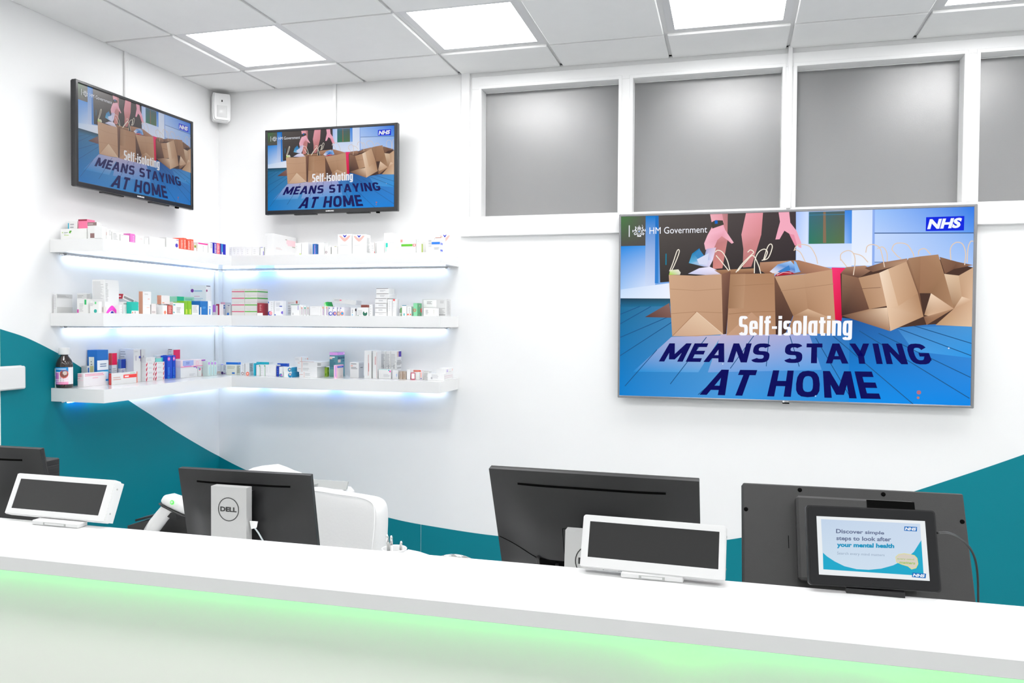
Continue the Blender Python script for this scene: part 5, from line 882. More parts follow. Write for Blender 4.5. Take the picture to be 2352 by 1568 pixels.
('s',[(0.7869,0.7929),(0.788,0.7981),(0.7891,0.8036),(0.7902,0.8089),(0.7916,0.8137),(0.7933,0.8175),(0.7953,0.8204),(0.7975,0.8227),(0.8001,0.8242),(0.8029,0.8251),(0.8062,0.8253),(0.81,0.8251),(0.8145,0.8244),(0.8192,0.823),(0.8237,0.8204),(0.8277,0.8162),(0.8314,0.8096),(0.8348,0.8008),(0.838,0.7912),(0.8407,0.7819),(0.8429,0.7744),(0.8443,0.7689),(0.8451,0.7646),(0.8455,0.761),(0.8459,0.7575),(0.8464,0.7537)],0.00274,'e4ccb8'),
('s',[(0.7869,0.7929),(0.79,0.7859),(0.7932,0.7786),(0.7963,0.7714),(0.7993,0.7648),(0.8021,0.7593),(0.8045,0.755),(0.8068,0.7518),(0.8088,0.7492),(0.8108,0.7468),(0.8129,0.744)],0.00274,'e4ccb8'),
('s',[(0.8579,0.7615),(0.8581,0.7667),(0.8581,0.7722),(0.8582,0.7775),(0.8587,0.7823),(0.8599,0.7861),(0.8621,0.7894),(0.865,0.7922),(0.8682,0.7942),(0.8716,0.7949),(0.8748,0.7938),(0.8778,0.7903),(0.8808,0.7848),(0.8838,0.778),(0.8868,0.771),(0.8898,0.7646)],0.00274,'e4ccb8'),
('s',[(0.9427,0.7342),(0.9422,0.747),(0.9415,0.7603),(0.941,0.7734),(0.9409,0.7854),(0.9416,0.7954),(0.9433,0.8036),(0.9457,0.8105),(0.9486,0.8159),(0.9518,0.82),(0.9549,0.8227),(0.9582,0.8239),(0.9617,0.8238),(0.9654,0.8222),(0.9688,0.8192),(0.9716,0.8147),(0.974,0.8083),(0.9761,0.8001),(0.9779,0.7906),(0.9793,0.7802),(0.9802,0.7696),(0.9805,0.7585),(0.9802,0.7464),(0.9796,0.7338),(0.9789,0.7211),(0.9783,0.7087)],0.00274,'e4ccb8'),
('s',[(0.9845,0.7207),(0.9848,0.736),(0.985,0.7519),(0.9853,0.7675),(0.9857,0.7818),(0.9863,0.7938),(0.9872,0.8033),(0.9884,0.8111),(0.9897,0.8173),(0.9911,0.8222),(0.9924,0.826),(0.9938,0.8283),(0.9952,0.8288),(0.9966,0.8283),(0.998,0.8276),(0.9995,0.8274)],0.00274,'e4ccb8'),
('s',[(0.0261,0.9506),(0.0262,0.8865)],0.00274,'f4f6ff'),
('s',[(0.057,0.9491),(0.057,0.9384)],0.00137,'f4f6ff'),
('s',[(0.052,0.9387),(0.062,0.9382)],0.00183,'f4f6ff'),
('s',[(0.051,0.9325),(0.0635,0.9319)],0.00228,'f4f6ff'),
('s',[(0.0491,0.9157),(0.0511,0.9245),(0.057,0.9278),(0.063,0.924),(0.065,0.915),(0.063,0.9045),(0.057,0.8994),(0.0511,0.905),(0.0491,0.9157)],0.0016,'f4f6ff'),
('s',[(0.0451,0.9426),(0.0476,0.9353),(0.0451,0.9248),(0.0481,0.9158)],0.0032,'f4f6ff'),
('s',[(0.0451,0.9248),(0.0391,0.9162),(0.0376,0.9251)],0.00183,'f4f6ff'),
('s',[(0.0461,0.9123),(0.0411,0.9037),(0.0451,0.8964)],0.00228,'f4f6ff'),
('s',[(0.0376,0.9109),(0.0361,0.9217)],0.00137,'f4f6ff'),
('s',[(0.0684,0.9415),(0.0669,0.9327),(0.0699,0.9254),(0.067,0.9149)],0.00274,'f4f6ff'),
('s',[(0.0689,0.9272),(0.0739,0.9164),(0.0769,0.9251)],0.00183,'f4f6ff'),
('s',[(0.067,0.9096),(0.0729,0.9023),(0.069,0.8953)],0.00228,'f4f6ff'),
('s',[(0.0749,0.9287),(0.0779,0.9144)],0.00137,'f4f6ff'),
('s',[(0.0679,0.945),(0.0659,0.9522)],0.00091,'f4f6ff'),
('s',[(0.0431,0.8965),(0.0486,0.9033),(0.0531,0.8942),(0.0571,0.8905),(0.062,0.8939),(0.066,0.9026),(0.0709,0.8952)],0.00228,'f4f6ff'),
('s',[(0.0511,0.889),(0.0635,0.8885)],0.00274,'f4f6ff'),
('c',(0.057,0.9154),0.0032,'f4f6ff'),
('c',(0.057,0.9145),0.00205,'2c6cc0'),
('t', 'HM Government', [(0.0892, 0.9369), (0.2646, 0.9365), (0.2647, 0.9008), (0.0893, 0.8998)], 'f4f6ff', 0.0, 0),
('p',[(0.8763,0.9538),(0.9752,0.9551),(0.9747,0.8828),(0.8758,0.8833)],'0424e0'),
('t', 'NHS', [(0.8862, 0.9435), (0.9711, 0.9472), (0.9638, 0.8955), (0.8796, 0.8921)], 'f4f8ff', 0.05, 0),
('t', 'Self-isolating', [(0.3624, 0.448), (0.6839, 0.4514), (0.6829, 0.3246), (0.3617, 0.3199)], 'fafaff', 0.035, 1),
('t', 'MEANS STAYING', [(0.1545, 0.2958), (0.88, 0.3108), (0.9025, 0.2042), (0.1222, 0.1945)], '04045c', 0.04, 1),
('t', 'AT HOME', [(0.2909, 0.1561), (0.7389, 0.1622), (0.7648, 0.021), (0.2481, 0.0165)], '03035a', 0.04, 1),
('c',(0.8656,0.0605),0.00594,'b87080'),
('c',(0.864,0.0331),0.00365,'c87868'),
('c',(0.9415,0.2886),0.00228,'d0e0fc'),
('c',(0.3161,0.1872),0.00183,'d0e0fc'),
('c',(0.585,0.0267),0.00228,'a0c8f8')]
TABART = [
('p',[(0.0,1.0),(1.0,1.0),(1.0,0.0),(0.0,0.0)],'f2f6f8'),
('p',[(0.0418,0.9503),(0.9537,0.9495),(0.9495,0.0779),(0.0425,0.0909)],['c8daf0','d0e0f4','d4e4f6','d4e6f4']),
('p',[(0.046,0.3724),(0.0833,0.3121),(0.1495,0.2367),(0.2376,0.1643),(0.3483,0.1258),(0.4593,0.1262),(0.5708,0.1572),(0.6831,0.2247),(0.7971,0.3391),(0.8789,0.4705),(0.9531,0.6733),(0.9495,0.0779),(0.0425,0.0909)],'06acd0'),
('t', 'Discover simple', [(0.1783, 0.7933), (0.6233, 0.7914), (0.6186, 0.7199), (0.1761, 0.6959)], '6c7898', 0.03, 0),
('t', 'steps to look after', [(0.1777, 0.6708), (0.6824, 0.6972), (0.6791, 0.6036), (0.1755, 0.5782)], '6c7898', 0.03, 0),
('t', 'your mental health', [(0.1797, 0.5619), (0.7073, 0.5879), (0.7017, 0.4925), (0.1773, 0.4614)], '0c98c4', 0.05, 0),
('t', 'Search every mind matters', [(0.1782, 0.4033), (0.6124, 0.4089), (0.6106, 0.3554), (0.1767, 0.3409)], '98aac0', 0.0, 0),
('p',[(0.8097,0.8936),(0.9248,0.8924),(0.9195,0.8169),(0.8046,0.8179)],'0c70c0'),
('t', 'NHS', [(0.8203, 0.88), (0.9177, 0.8792), (0.9089, 0.8283), (0.8117, 0.829)], 'f4f8ff', 0.05, 0),
('p',[(0.7082,0.3701),(0.7397,0.4186),(0.7899,0.4363),(0.8443,0.4258),(0.8821,0.4136),(0.9053,0.3673),(0.91,0.2705),(0.8874,0.1973),(0.8451,0.1723),(0.8143,0.2193),(0.7606,0.2436),(0.7126,0.2789)],'e8e48c'),
('p',[(0.7125,0.3665),(0.7427,0.4107),(0.7895,0.426),(0.8418,0.4174),(0.8784,0.403),(0.8985,0.3605),(0.9036,0.2738),(0.8825,0.2108),(0.8477,0.1847),(0.819,0.2299),(0.7632,0.254),(0.7183,0.2856)],'dcd4c8'),
('t', 'every mind', [(0.7231, 0.3554), (0.8765, 0.356), (0.8728, 0.319), (0.7217, 0.3186)], 'b8cc88', 0.03, 0),
('t', 'matters', [(0.743, 0.3006), (0.885, 0.2981), (0.879, 0.2569), (0.7415, 0.2597)], 'a8c868', 0.03, 0),
('p',[(0.8496,0.1225),(0.9728,0.1166),(0.9651,0.0397),(0.8443,0.0456)],'0c70c0'),
('t', 'NHS', [(0.862, 0.1078), (0.9636, 0.1035), (0.9527, 0.0523), (0.8513, 0.0564)], 'f4f8ff', 0.05, 0)]
def rotm(loc, yaw, tilt=0.): return Matrix.Translation(loc) @ Matrix.Rotation(yaw, 4, 'Z') @ Matrix.Rotation(tilt, 4, 'X')
def tv(loc, yaw, W, Hh, D, ins, mpic, mframe, label, brand, big=False, wall_gap=.1):
    """loc = centre of the front face; front looks along local -Y"""
    M = rotm(loc, yaw)
    t = thing('wall_television', loc, label, 'television')
    l, r_, b_, tp = ins
    mb = MB(M)
    mb.box(-W/2, -W/2+l, 0, D*.5, -Hh/2, Hh/2, mframe, bev=.003); mb.box(W/2-r_, W/2, 0, D*.5, -Hh/2, Hh/2, mframe, bev=.003)
    mb.box(-W/2+l*.5, W/2-r_*.5, .0004, D*.5, Hh/2-tp, Hh/2-.0004, mframe, bev=.003); mb.box(-W/2+l*.5, W/2-r_*.5, .0004, D*.5, -Hh/2+.0004, -Hh/2+b_, mframe, bev=.003)
    part(mb, 'screen_frame', t)
    mb = MB(M); mb.box(-W/2+.004, W/2-.004, .012, D*.6, -Hh/2+.004, Hh/2-.004, m_black)
    mb.box(-W*.36, W*.36, D*.6, D, -Hh*.42, Hh*.30, m_black, bev=.01); part(mb, 'rear_housing', t)
    mb = MB(M @ Matrix.Translation((-W/2+l, .0075, -Hh/2+b_)))
    pw, ph = W-l-r_, Hh-b_-tp
    mb.add([(-.004, .002, -.004), (pw+.004, .002, -.004), (pw+.004, .002, ph+.004), (-.004, .002, ph+.004)], [(0,1,2,3)], m_blackg)
    picture(mb, TVART, pw, ph, mpic, 0., 2e-5)
    part(mb, 'screen', t)
    mb = MB(M)
    hh = b_*.30
    V, Fc = text_quad(brand, [(-hh*3.4 if not big else -.004, -.0006, -Hh/2+b_*.5+hh/2), (hh*3.4 if not big else .012, -.0006, -Hh/2+b_*.5+hh/2), (hh*3.4 if not big else .012, -.0006, -Hh/2+b_*.5-hh/2), (-hh*3.4 if not big else -.004, -.0006, -Hh/2+b_*.5-hh/2)], .04)
    mb.add(V, Fc, m_cover)
    if big: mb.add([(-.012+.0055*math.cos(g*PI/8), -.0006, -Hh/2+b_*.5+.0055*math.sin(g*PI/8)) for g in range(16)], [tuple(range(16))], m_cover)
    part(mb, 'brand_badge', t)
    mb = MB(M)
    if big: mb.box(-.017, .017, .004, .02, -Hh/2-.006, -Hh/2+.001, m_slot, bev=.001)
    else: mb.box(W*.34, W*.362, .006, .022, -Hh/2-.007, -Hh/2+.001, m_slot, bev=.001)
    part(mb, 'remote_sensor', t)
    mb = MB(M)
    mb.box(-.16, .16, D, D+.006, -.12, .12, m_steel); mb.box(-.03, .03, D+.006, wall_gap-.006, -.05, .05, m_steel); mb.box(-.12, .12, wall_gap-.006, wall_gap-.0005, -.1, .1, m_steel)
    part(mb, 'wall_bracket', t)
    if not big:
        for sx in (-1, 1):
            mb = MB(M); mb.box(sx*W*.2-W*.085, sx*W*.2+W*.085, D*.3, D*.75, -Hh/2-.004, -Hh/2+.006, m_bezel, bev=.002); part(mb, 'speaker_grille', t)
    return t
p_big = print_mat('picture_big', .22, 1.0, spec=.03)
p_mid = print_mat('picture_mid', .2, .85, spec=.15)
p_dim = print_mat('picture_dim', .34, .6, spec=.6)
tv((3.4275, -.06, 1.690), 0., 1.752, 1.000, .045, (.010, .015, .0125, .0125), p_big, mat('steel_bezel', (.30, .30, .31), .28, .7), 'very large flat television on the back wall below the frosted windows', 'LG', True, .06)
tv((.847, -.128, 2.493), .013, .86, .509, .055, (.0155, .0235, .0255, .0145), p_mid, m_bezel, 'black-framed television on the back wall above the corner shelves', 'SAMSUNG', False, .128)
tv((.128, -.853, 2.491), 1.558, .86, .509, .055, (.0185, .0185, .0255, .0145), p_dim, m_bezel, 'black-framed television on the left wall showing washed-out picture with glare', 'SAMSUNG', False, .128)

# motion detector up in the corner
M = Matrix.Translation((.068, -.068, 2.922)) @ Matrix.Rotation(PI/4, 4, 'Z')
t = thing('motion_detector', (.068, -.068, 2.922), 'white motion detector tucked into the ceiling corner', 'motion detector')
mb = MB(M)
prof = [(-.049, -.080), (-.052, -.07), (-.054, 0), (-.052, .072), (-.048, .083), (.048, .083), (.052, .072), (.054, 0), (.052, -.07), (.049, -.080), (.04, -.086), (-.04, -.086)]
mb.prism(prof, -.02, .035, m_cover); mb.prism([(x*.86, z*.94) for x, z in prof], -.034, -.02, m_cover)
part(mb, 'housing', t)
mb = MB(M); n = 10; V = []; Fc = []
for j in range(7):
    for i in range(n+1):
        g = -PI/2+PI*i/n; V.append((math.sin(g)*.030, -.034-math.cos(g)*.010*math.sin(PI*(j+.5)/7), -.066+j*.012))
for j in range(6):
    for i in range(n): Fc.append((j*(n+1)+i, j*(n+1)+i+1, (j+1)*(n+1)+i+1, (j+1)*(n+1)+i))
mb.add(V, Fc, m_cover, None, True); part(mb, 'lens', t)
mb = MB(M); mb.box(-.003, .003, -.036, -.033, .028, .040, m_slot); part(mb, 'indicator', t)

# white box on the left wall at the photo's edge
t = thing('wall_sensor_box', (.02, -1.57, 1.335), 'white wall-mounted box cut by the left edge, on the teal paint', 'wall box')
mb = MB(); mb.box(.0016, .012, -1.655, -1.487, 1.279, 1.388, m_cover, bev=.004); part(mb, 'back_plate', t)
mb = MB(); mb.box(.012, .036, -1.652, -1.490, 1.281, 1.386, m_cover, bev=.006); part(mb, 'cover', t)

# ================================================================== RECEPTION COUNTER
CX0, CX1 = .3, 5.6
t = thing('reception_counter', (2.9, -3.0, 0), 'long white reception counter glowing green under its worktop, across the foreground', 'counter')
mb = MB(); mb.box(CX0, CX1, -3.12, -2.858, 1.0695, 1.10, m_top, bev=.0015); part(mb, 'worktop', t)
mb = MB(); mb.box(CX0+.02, CX1-.02, -3.034, -3.014, .08, 1.0693, m_front); part(mb, 'front_panel', t)
mb = MB(); mb.box(CX0+.03, CX1-.03, -3.013, -2.993, 0, .0795, m_black); part(mb, 'plinth', t)
mb = MB(); mb.box(CX0+.02, CX1-.02, -2.90, -2.88, 0, 1.0693, m_front); mb.box(CX0+.02, CX0+.04, -3.0135, -2.9005, .08, 1.069, m_front); mb.box(CX1-.04, CX1-.02, -3.0135, -2.9005, .08, 1.069, m_front); part(mb, 'carcass', t)
for a, b, deep in ((CX0+.05, 3.03, 0), (3.03, 3.12, 1), (3.12, 3.45, 0), (3.45, 3.52, 1), (3.52, CX1-.05, 0)):
    mb = MB(); mb.box(a, b, -3.052, -3.044, 1.0655, 1.0692, m_green2 if deep else m_green)
    o = part(mb, 'led_strip', t); o['label'] = 'deeper green part of the light strip' if deep else 'green light strip under the worktop'
# staff desk behind
DZ = .73
for (a, b, yb, lab) in ((.2, 1.28, -1.865, 'low white desk behind the left end of the counter, under the barcode scanner'), (1.285, 4.6, -2.10, 'long low white desk behind the counter carrying the two badge monitors')):
    t = thing('staff_desk', ((a+b)/2, (yb-2.875)/2, 0), lab, 'desk')
    mb = MB(); mb.box(a, b, -2.875, yb, DZ-.03, DZ, m_pvc, bev=.002); part(mb, 'desk_top', t)
    for x in (a+.01, b-.04):
        mb = MB(); mb.box(x, x+.03, -2.85, yb-.04, 0, DZ-.0303, m_pvc); part(mb, 'desk_leg', t)

# ------------------------------------------------------------------ monitors seen from behind
def monitor(top, yaw, tilt, W, Hh, label, sx, stand, ports=False, T=.058):
    """top = middle of the upper rear edge"""
    M = rotm(top, yaw, tilt)
    base = Vector((top[0], top[1], DZ))
    t = thing('computer_monitor', base, label, 'monitor')
    def bulge(u, v):       # u,v in 0..1 across and down
        a = min(1, min(u, 1-u)/.30); b_ = min(1, v/.55, (1-v)/.12) if v < 1 else 0
        return T*(.5-.5*math.cos(PI*max(a, 0)))*(.5-.5*math.cos(PI*max(b_, 0)))*.85
    mb = MB(M); nx, nz = 28, 22; V = []
    for j in range(nz+1):
        for i in range(nx+1):
            u, v = i/nx, j/nz; V.append((-W/2+u*W, -bulge(u, v), -v*Hh))
    mb.add(V, [(j*(nx+1)+i, (j+1)*(nx+1)+i, (j+1)*(nx+1)+i+1, j*(nx+1)+i+1) for j in range(nz) for i in range(nx)], m_black, None, True)
    mb.box(-W/2, W/2, .0002, .012, -Hh, -.0004, m_black, bev=.001)
    part(mb, 'rear_cover', t)
    mb = MB(M); mb.box(-W/2+.0006, W/2-.0006, .0125, .019, -Hh+.0006, -.0008, m_steel, bev=.0015)
    part(mb, 'bezel', t)
    mb = MB(M); mb.box(-W/2+.008, W/2-.008, .0192, .0196, -Hh+.016, -.008, m_blackg); part(mb, 'screen', t)
    mb = MB(M); n = 30
    a, b_ = -W*.36, W*.35; zt = -.040
    V = []
    for i in range(n+1):
        x = a+(b_-a)*i/n; u = x/W+.5
        for dz in (-.003, .003):
            V.append((x, -bulge(u, -(zt+dz)/Hh)-.0012, zt+dz))
    mb.add(V, [(2*i, 2*i+2, 2*i+3, 2*i+1) for i in range(n)], m_slot); part(mb, 'vent_slot', t)
    if ports:
        mb = MB(M)
        # lower skirt line, port bay, blue connectors
        P = []
        for i in range(16):
            x = -W/2+.004+(W*.33)*i/15; v = .66+.13*(i/15)**.8; P.append((x, -bulge(x/W+.5, v)-.0006, -v*Hh))
        mb.tube(P, .0011, m_slot, 5)
        for pp in ([(-.075, .43), (-.075, .66)], [(-.075, .43), (.06, .43)]):
            Q = []
            for i in range(9):
                x = pp[0][0]+(pp[1][0]-pp[0][0])*i/8; v = pp[0][1]+(pp[1][1]-pp[0][1])*i/8
                Q.append((x, -bulge(x/W+.5, v)-.0003, -v*Hh))
            mb.tube(Q, .0009, m_slot, 5)
        part(mb, 'seam', t)
        mb = MB(M); mb.box(-.155, -.03, -T*.86, -T*.2, -Hh*.98, -Hh*.74, m_slot); mb.box(-.157, -.147, -T*.9, -T*.3, -Hh*.97, -Hh*.73, m_steel, bev=.002); part(mb, 'port_bay', t)
        for x in (-.098, -.060):
            mb = MB(M); mb.box(x-.007, x+.007, -T*1.0, -T*.8, -Hh*.83, -Hh*.79, mat('blue_plug', '3c84a8', .5), bev=.001)
            mb.box(x-.004, x+.004, -T*1.0, -T*.8, -Hh*.785, -Hh*.76, m_black)
            part(mb, 'cable_plug', t)
        mb = MB(M); mb.lathe([(.0028, 0), (.0028, .001)], (0, 0, 0), m_slot, 8); mb = None
    # stand
    sxw, sw, s0, s1, sy0, sy1 = stand     # centre x offset (world), width, top z, bottom z, y at top / y at bottom
    SM = Matrix.Translation((top[0]+sxw, 0, 0))
    mb = MB(SM)
    n = 1; d = .03
    V = [(-sw/2, sy0, s0), (sw/2, sy0, s0), (sw/2, sy1, s1), (-sw/2, sy1, s1), (-sw/2, sy0+d, s0), (sw/2, sy0+d, s0), (sw/2, sy1+d, s1), (-sw/2, sy1+d, s1)]
    mb.add(V, [(0,3,2,1),(4,5,6,7),(0,1,5,4),(3,7,6,2),(0,4,7,3),(1,2,6,5)], m_silver)
    mb.box(-.05, .05, sy0+d*.9, top[1]+.012, s0-.09, s0-.02, m_black)
    st = part(mb, 'stand', t)
    # maker's badge: ring and lettering on the stand
    def onst(u, z): 
        k = (z-s1)/(s0-s1); return (u, sy1+(sy0-sy1)*k-.0008, z)
    mb = MB(SM); zc = s0-.030*sw/.11-.036; r = .031*sw/.11*1.05; K = 32
    V = [onst(r*math.cos(2*PI*g/K), zc+r*math.sin(2*PI*g/K)) for g in range(K)]+[onst(r*.93*math.cos(2*PI*g/K), zc+r*.93*math.sin(2*PI*g/K)) for g in range(K)]
    mb.add(V, [(i, (i+1) % K, K+(i+1) % K, K+i) for i in range(K)], m_steel)
    lw = r*.78; lh = r*.20
    V, Fc = text_quad('DELL', [onst(-lw, zc+lh), onst(lw, zc+lh), onst(lw, zc-lh), onst(-lw, zc-lh)], .04)
    mb.add(V, Fc, m_steel); o = part(mb, 'badge', st)
    mb = MB(SM); mb.box(-.12, .12, sy1-.06, sy1+.13, DZ+.0002, DZ+.012, m_silver, bev=.004); part(mb, 'stand_base', t)
    return t
monitor((2.799, -2.407, 1.205), -.032, .399, .553, .335, 'large black monitor seen from behind, in the middle of the counter', 0, (.02, .13, 1.081, DZ+.01, -2.50, -2.54), True)
monitor((1.626, -2.184, 1.109), .025, .2, .48, .285, 'black monitor with full round badge on silver stand, left of the white chair', 0, (-.008, .128, 1.072, DZ+.01, -2.25, -2.25))
monitor((.700, -2.32, 1.170), .02, .2, .50, .30, 'black monitor cut off by the left edge of the photo', 0, (-.05, .11, 1.09, DZ+.01, -2.39, -2.40))
# cables by the second monitor
t = thing('monitor_cable', (1.72, -2.24, DZ), 'thin grey cable with white tag hanging beside the silver monitor stand', 'cable')
mb = MB(); P = [(1.69, -2.232, .955), (1.715, -2.235, .93), (1.75, -2.24, .885), (1.79, -2.25, .82), (1.80, -2.262, DZ+.003)]; mb.tube(P, .0025, m_cableg, 8); part(mb, 'wire', t)
mb = MB(); mb.prism([(1.684, .965), (1.712, .965), (1.708, .945), (1.690, .940)], -2.236, -2.232, m_paper); part(mb, 'tag', t)

# black steel-backed till screen with raised box
M = rotm((3.43, -2.372, 1.202), .028, -.454)
t = thing('till_screen', (3.43, -2.45, DZ), 'big black metal-backed till screen, behind the lit tablet', 'till screen')
W, Hh = .50, .335
mb = MB(M); mb.box(-W/2, W/2, 0, .018, -Hh, 0, m_steel, bev=.003); part(mb, 'back_plate', t)
mb = MB(M); mb.box(-.128, .135, -.034, -.0003, -.232, -.033, m_steel, bev=.006); mb.box(.03, .134, -.0346, -.032, -.058, -.036, m_slot); part(mb, 'electronics_box', t)
mb = MB(M); mb.box(-.1455, -.1440, -.0006, .001, -.155, -.125, m_slot); part(mb, 'slot', t)
for (u, v) in ((-.485, .20), (-.23, .035), (.15, .035), (.482, .20), (-.48, .78), (.482, .78), (-.1, .96), (.3, .96)):
    mb = MB(M @ Matrix.Translation((u*W, -.0002, -v*Hh)) @ Matrix.Rotation(PI/2, 4, 'X')); mb.lathe([(.0052, -.001), (.0052, .0006), (.003, .0012)], (0, 0, 0), m_slot, 14); part(mb, 'screw', t)
mb = MB(M); mb.box(-W/2-.002, W/2+.002, .0185, .035, -Hh-.002, .002, m_black, bev=.004); part(mb, 'screen_housing', t)
mb = MB(); mb.box(3.38, 3.48, -2.50, -2.42, DZ+.012, .97, m_black, bev=.004); part(mb, 'stand', t)
mb = MB(); mb.box(3.30, 3.56, -2.56, -2.34, DZ+.0002, DZ+.012, m_black, bev=.004); part(mb, 'stand_base', t)

# tablet facing customers
M = rotm((3.409, -2.869, 1.112), .085, -.311)
t = thing('customer_tablet', (3.409, -2.869, 1.1), 'black-framed tablet with bright health message standing on the counter', 'tablet')
W, Hh = .230, .147
mb = MB(M)
def rrect(x0, x1, z0, z1, r, n=5):
    P = []
    for cx, cz, a in ((x1-r, z0+r, -PI/2), (x1-r, z1-r, 0), (x0+r, z1-r, PI/2), (x0+r, z0+r, PI)):
        for i in range(n+1): P.append((cx+r*math.cos(a+PI/2*i/n), cz+r*math.sin(a+PI/2*i/n)))
    return P
mb.prism(rrect(-W/2, W/2, 0, Hh, .006), .0015, .018, m_black); part(mb, 'case', t)
mb = MB(M); mb.prism(rrect(-W/2+.003, W/2-.003, .003, Hh-.003, .005), 0, .0012, m_blackg); part(mb, 'front_glass', t)
p_tab = print_mat('picture_tablet', .15, .92, spec=.3)
mb = MB(M @ Matrix.Translation((-W/2+W*.078, -.0006, Hh*.132))); picture(mb, TABART, W*.838, Hh*.73, p_tab, 0, 1.5e-5); part(mb, 'screen', t)
mb = MB(); mb.box(3.36, 3.46, -2.872, -2.8585, 1.1002, 1.1095, m_black); part(mb, 'easel_foot', t)
mb = MB(M); mb.box(-.04, .04, .0182, .028, -.004, .07, m_black, bev=.002); part(mb, 'easel_leg', t)
t = thing('tablet_cable', (3.56, -2.8, DZ), 'thin black cable looping from the tablet down behind the counter', 'cable')
mb = MB()
def cat(P, n=8):
    P = [Vector(p) for p in P]; Q = [2*P[0]-P[1]]+P+[2*P[-1]-P[-2]]; o = []
    for i in range(1, len(Q)-2):
        for k in range(n):
            t_ = k/n; a, b, c, d = Q[i-1], Q[i], Q[i+1], Q[i+2]
            o.append(.5*((2*b)+(-a+c)*t_+(2*a-5*b+4*c-d)*t_*t_+(-a+3*b-3*c+d)*t_**3))
    o.append(P[-1]); return o
mb.tube(cat([(3.523, -2.822, 1.212), (3.548, -2.79, 1.206), (3.580, -2.74, 1.186), (3.608, -2.71, 1.158), (3.622, -2.70, 1.12), (3.626, -2.70, 1.05), (3.628, -2.70, .9), (3.62, -2.66, DZ+.0025)]), .0021, m_cable, 8)
part(mb, 'wire', t)

# customer price displays
def price_display(loc, yaw, tilt, W, Hh, D, ins, foot, label):
    M = rotm(loc, yaw, tilt)
    t = thing('customer_display', (loc[0], -2.88, 1.1), label, 'customer display', 'white customer displays on the counter')
    mb = MB(M); l, r_, b_, tp = ins
    mb.prism(rrect(-W/2, W/2, 0, Hh, .006), .0008, D*.55, m_cover)
    ch = [(-W/2+.004, .003), (W/2-.004, .003), (W/2-.004, Hh-.003), (-W/2+.004, Hh-.003)]
    mb.prism(ch, D*.55, D, m_cover)
    for (x0, x1, z0, z1) in ((-W/2+.002, -W/2+l, .002, Hh-.002), (W/2-r_, W/2-.002, .002, Hh-.002), (-W/2+l, W/2-r_, .002, b_), (-W/2+l, W/2-r_, Hh-tp, Hh-.002)):
        mb.box(x0, x1, -.0012, .0009, z0, z1, m_cover)
    part(mb, 'housing', t)
    mb = MB(M); mb.box(-W/2+l, W/2-r_, .0, .0006, b_, Hh-tp, m_dark); part(mb, 'display_panel', t)
    for z in (Hh*.22, Hh*.8):
        mb = MB(M @ Matrix.Translation((W/2+.0001, D*.3, z)) @ Matrix.Rotation(PI/2, 4, 'Y')); mb.lathe([(.0022, 0), (.0022, .0008)], (0, 0, 0), m_gray, 10); part(mb, 'screw', t)
    x0, x1, y0 = foot
    mb = MB(); mb.box(x0, x1, y0, y0+.032, 1.1002, 1.1115, m_cover, bev=.002)
    mb.box(x0+.035, x1-.035, y0-.0008, y0+.002, 1.1025, 1.1085, m_gray); mb.box(x0+.040, x1-.040, y0-.0012, y0+.002, 1.1035, 1.1075, m_cover)
    ft = part(mb, 'foot', t)
    mb = MB(M); xm = (x0+x1)/2-loc[0]; mb.box(xm-.025, xm+.025, D+.0002, D+.012, .006, .05, m_cover, bev=.002); part(mb, 'hinge', t)
    return t
price_display((3.002, -2.898, 1.112), -.048, -.329, .281, .1035, .03, (.0145, .013, .021, .0125), (2.945, 3.065, -2.9), 'white-framed narrow customer display in front of the large middle monitor')
price_display((1.556, -2.872, 1.1145), -.018, -.404, .305, .1025, .032, (.0165, .023, .015, .0135), (1.512, 1.648, -2.893), 'white-framed narrow customer display at the left end of the counter')

# ------------------------------------------------------------------ things on the desk
t = thing('computer_tower', (.845, -2.2, DZ), 'black ridged computer tower behind the left-edge monitor', 'computer')
mb = MB(); mb.box(.80, .884, -2.235, -2.165, DZ+.0002, 1.115, m_black, bev=.004); part(mb, 'case', t)
mb = MB()
for i in range(12): mb.box(.8842, .888, -2.228, -2.172, DZ+.03+i*.029, DZ+.044+i*.029, m_black, bev=.001)
part(mb, 'side_ridge', t)
# barcode scanner in its black cradle
t = thing('barcode_scanner', (1.18, -2.03, DZ), 'white handheld barcode scanner with a green light ring, left of the badge monitor', 'barcode scanner')
Y0 = -2.03
def tube_ell(mb, P, R, m, n=20):
    P = [Vector(p) for p in P]; V = []; Fc = []
    for i, p in enumerate(P):
        tt = (P[min(i+1, len(P)-1)]-P[max(i-1, 0)]).normalized(); a = Vector((0, 1, 0)); b_ = tt.cross(a).normalized()
        for k in range(n):
            g = 2*PI*k/n; V.append(tuple(p+a*math.cos(g)*R[i][0]+b_*math.sin(g)*R[i][1]))
    for i in range(len(P)-1):
        for k in range(n): Fc.append((i*n+k, (i+1)*n+k, (i+1)*n+(k+1) % n, i*n+(k+1) % n))
    Fc += [tuple(range(n)), tuple((len(P)-1)*n+k for k in range(n))[::-1]]
    mb.add(V, Fc, m, None, True)
mb = MB(); tube_ell(mb, [(1.140, Y0, .835), (1.165, Y0, .865), (1.195, Y0, .900), (1.225, Y0, .932), (1.240, Y0, .944)], [(.017, .024), (.019, .027), (.019, .026), (.021, .025), (.024, .027)], m_cover); part(mb, 'handle', t)
mb = MB(); tube_ell(mb, [(1.200, Y0, .955), (1.212, Y0, .958), (1.236, Y0, .958), (1.270, Y0, .948), (1.305, Y0, .936), (1.318, Y0, .931)], [(.012, .008), (.024, .019), (.030, .026), (.032, .028), (.033, .027), (.030, .022)], m_cover); hd = part(mb, 'head', t)
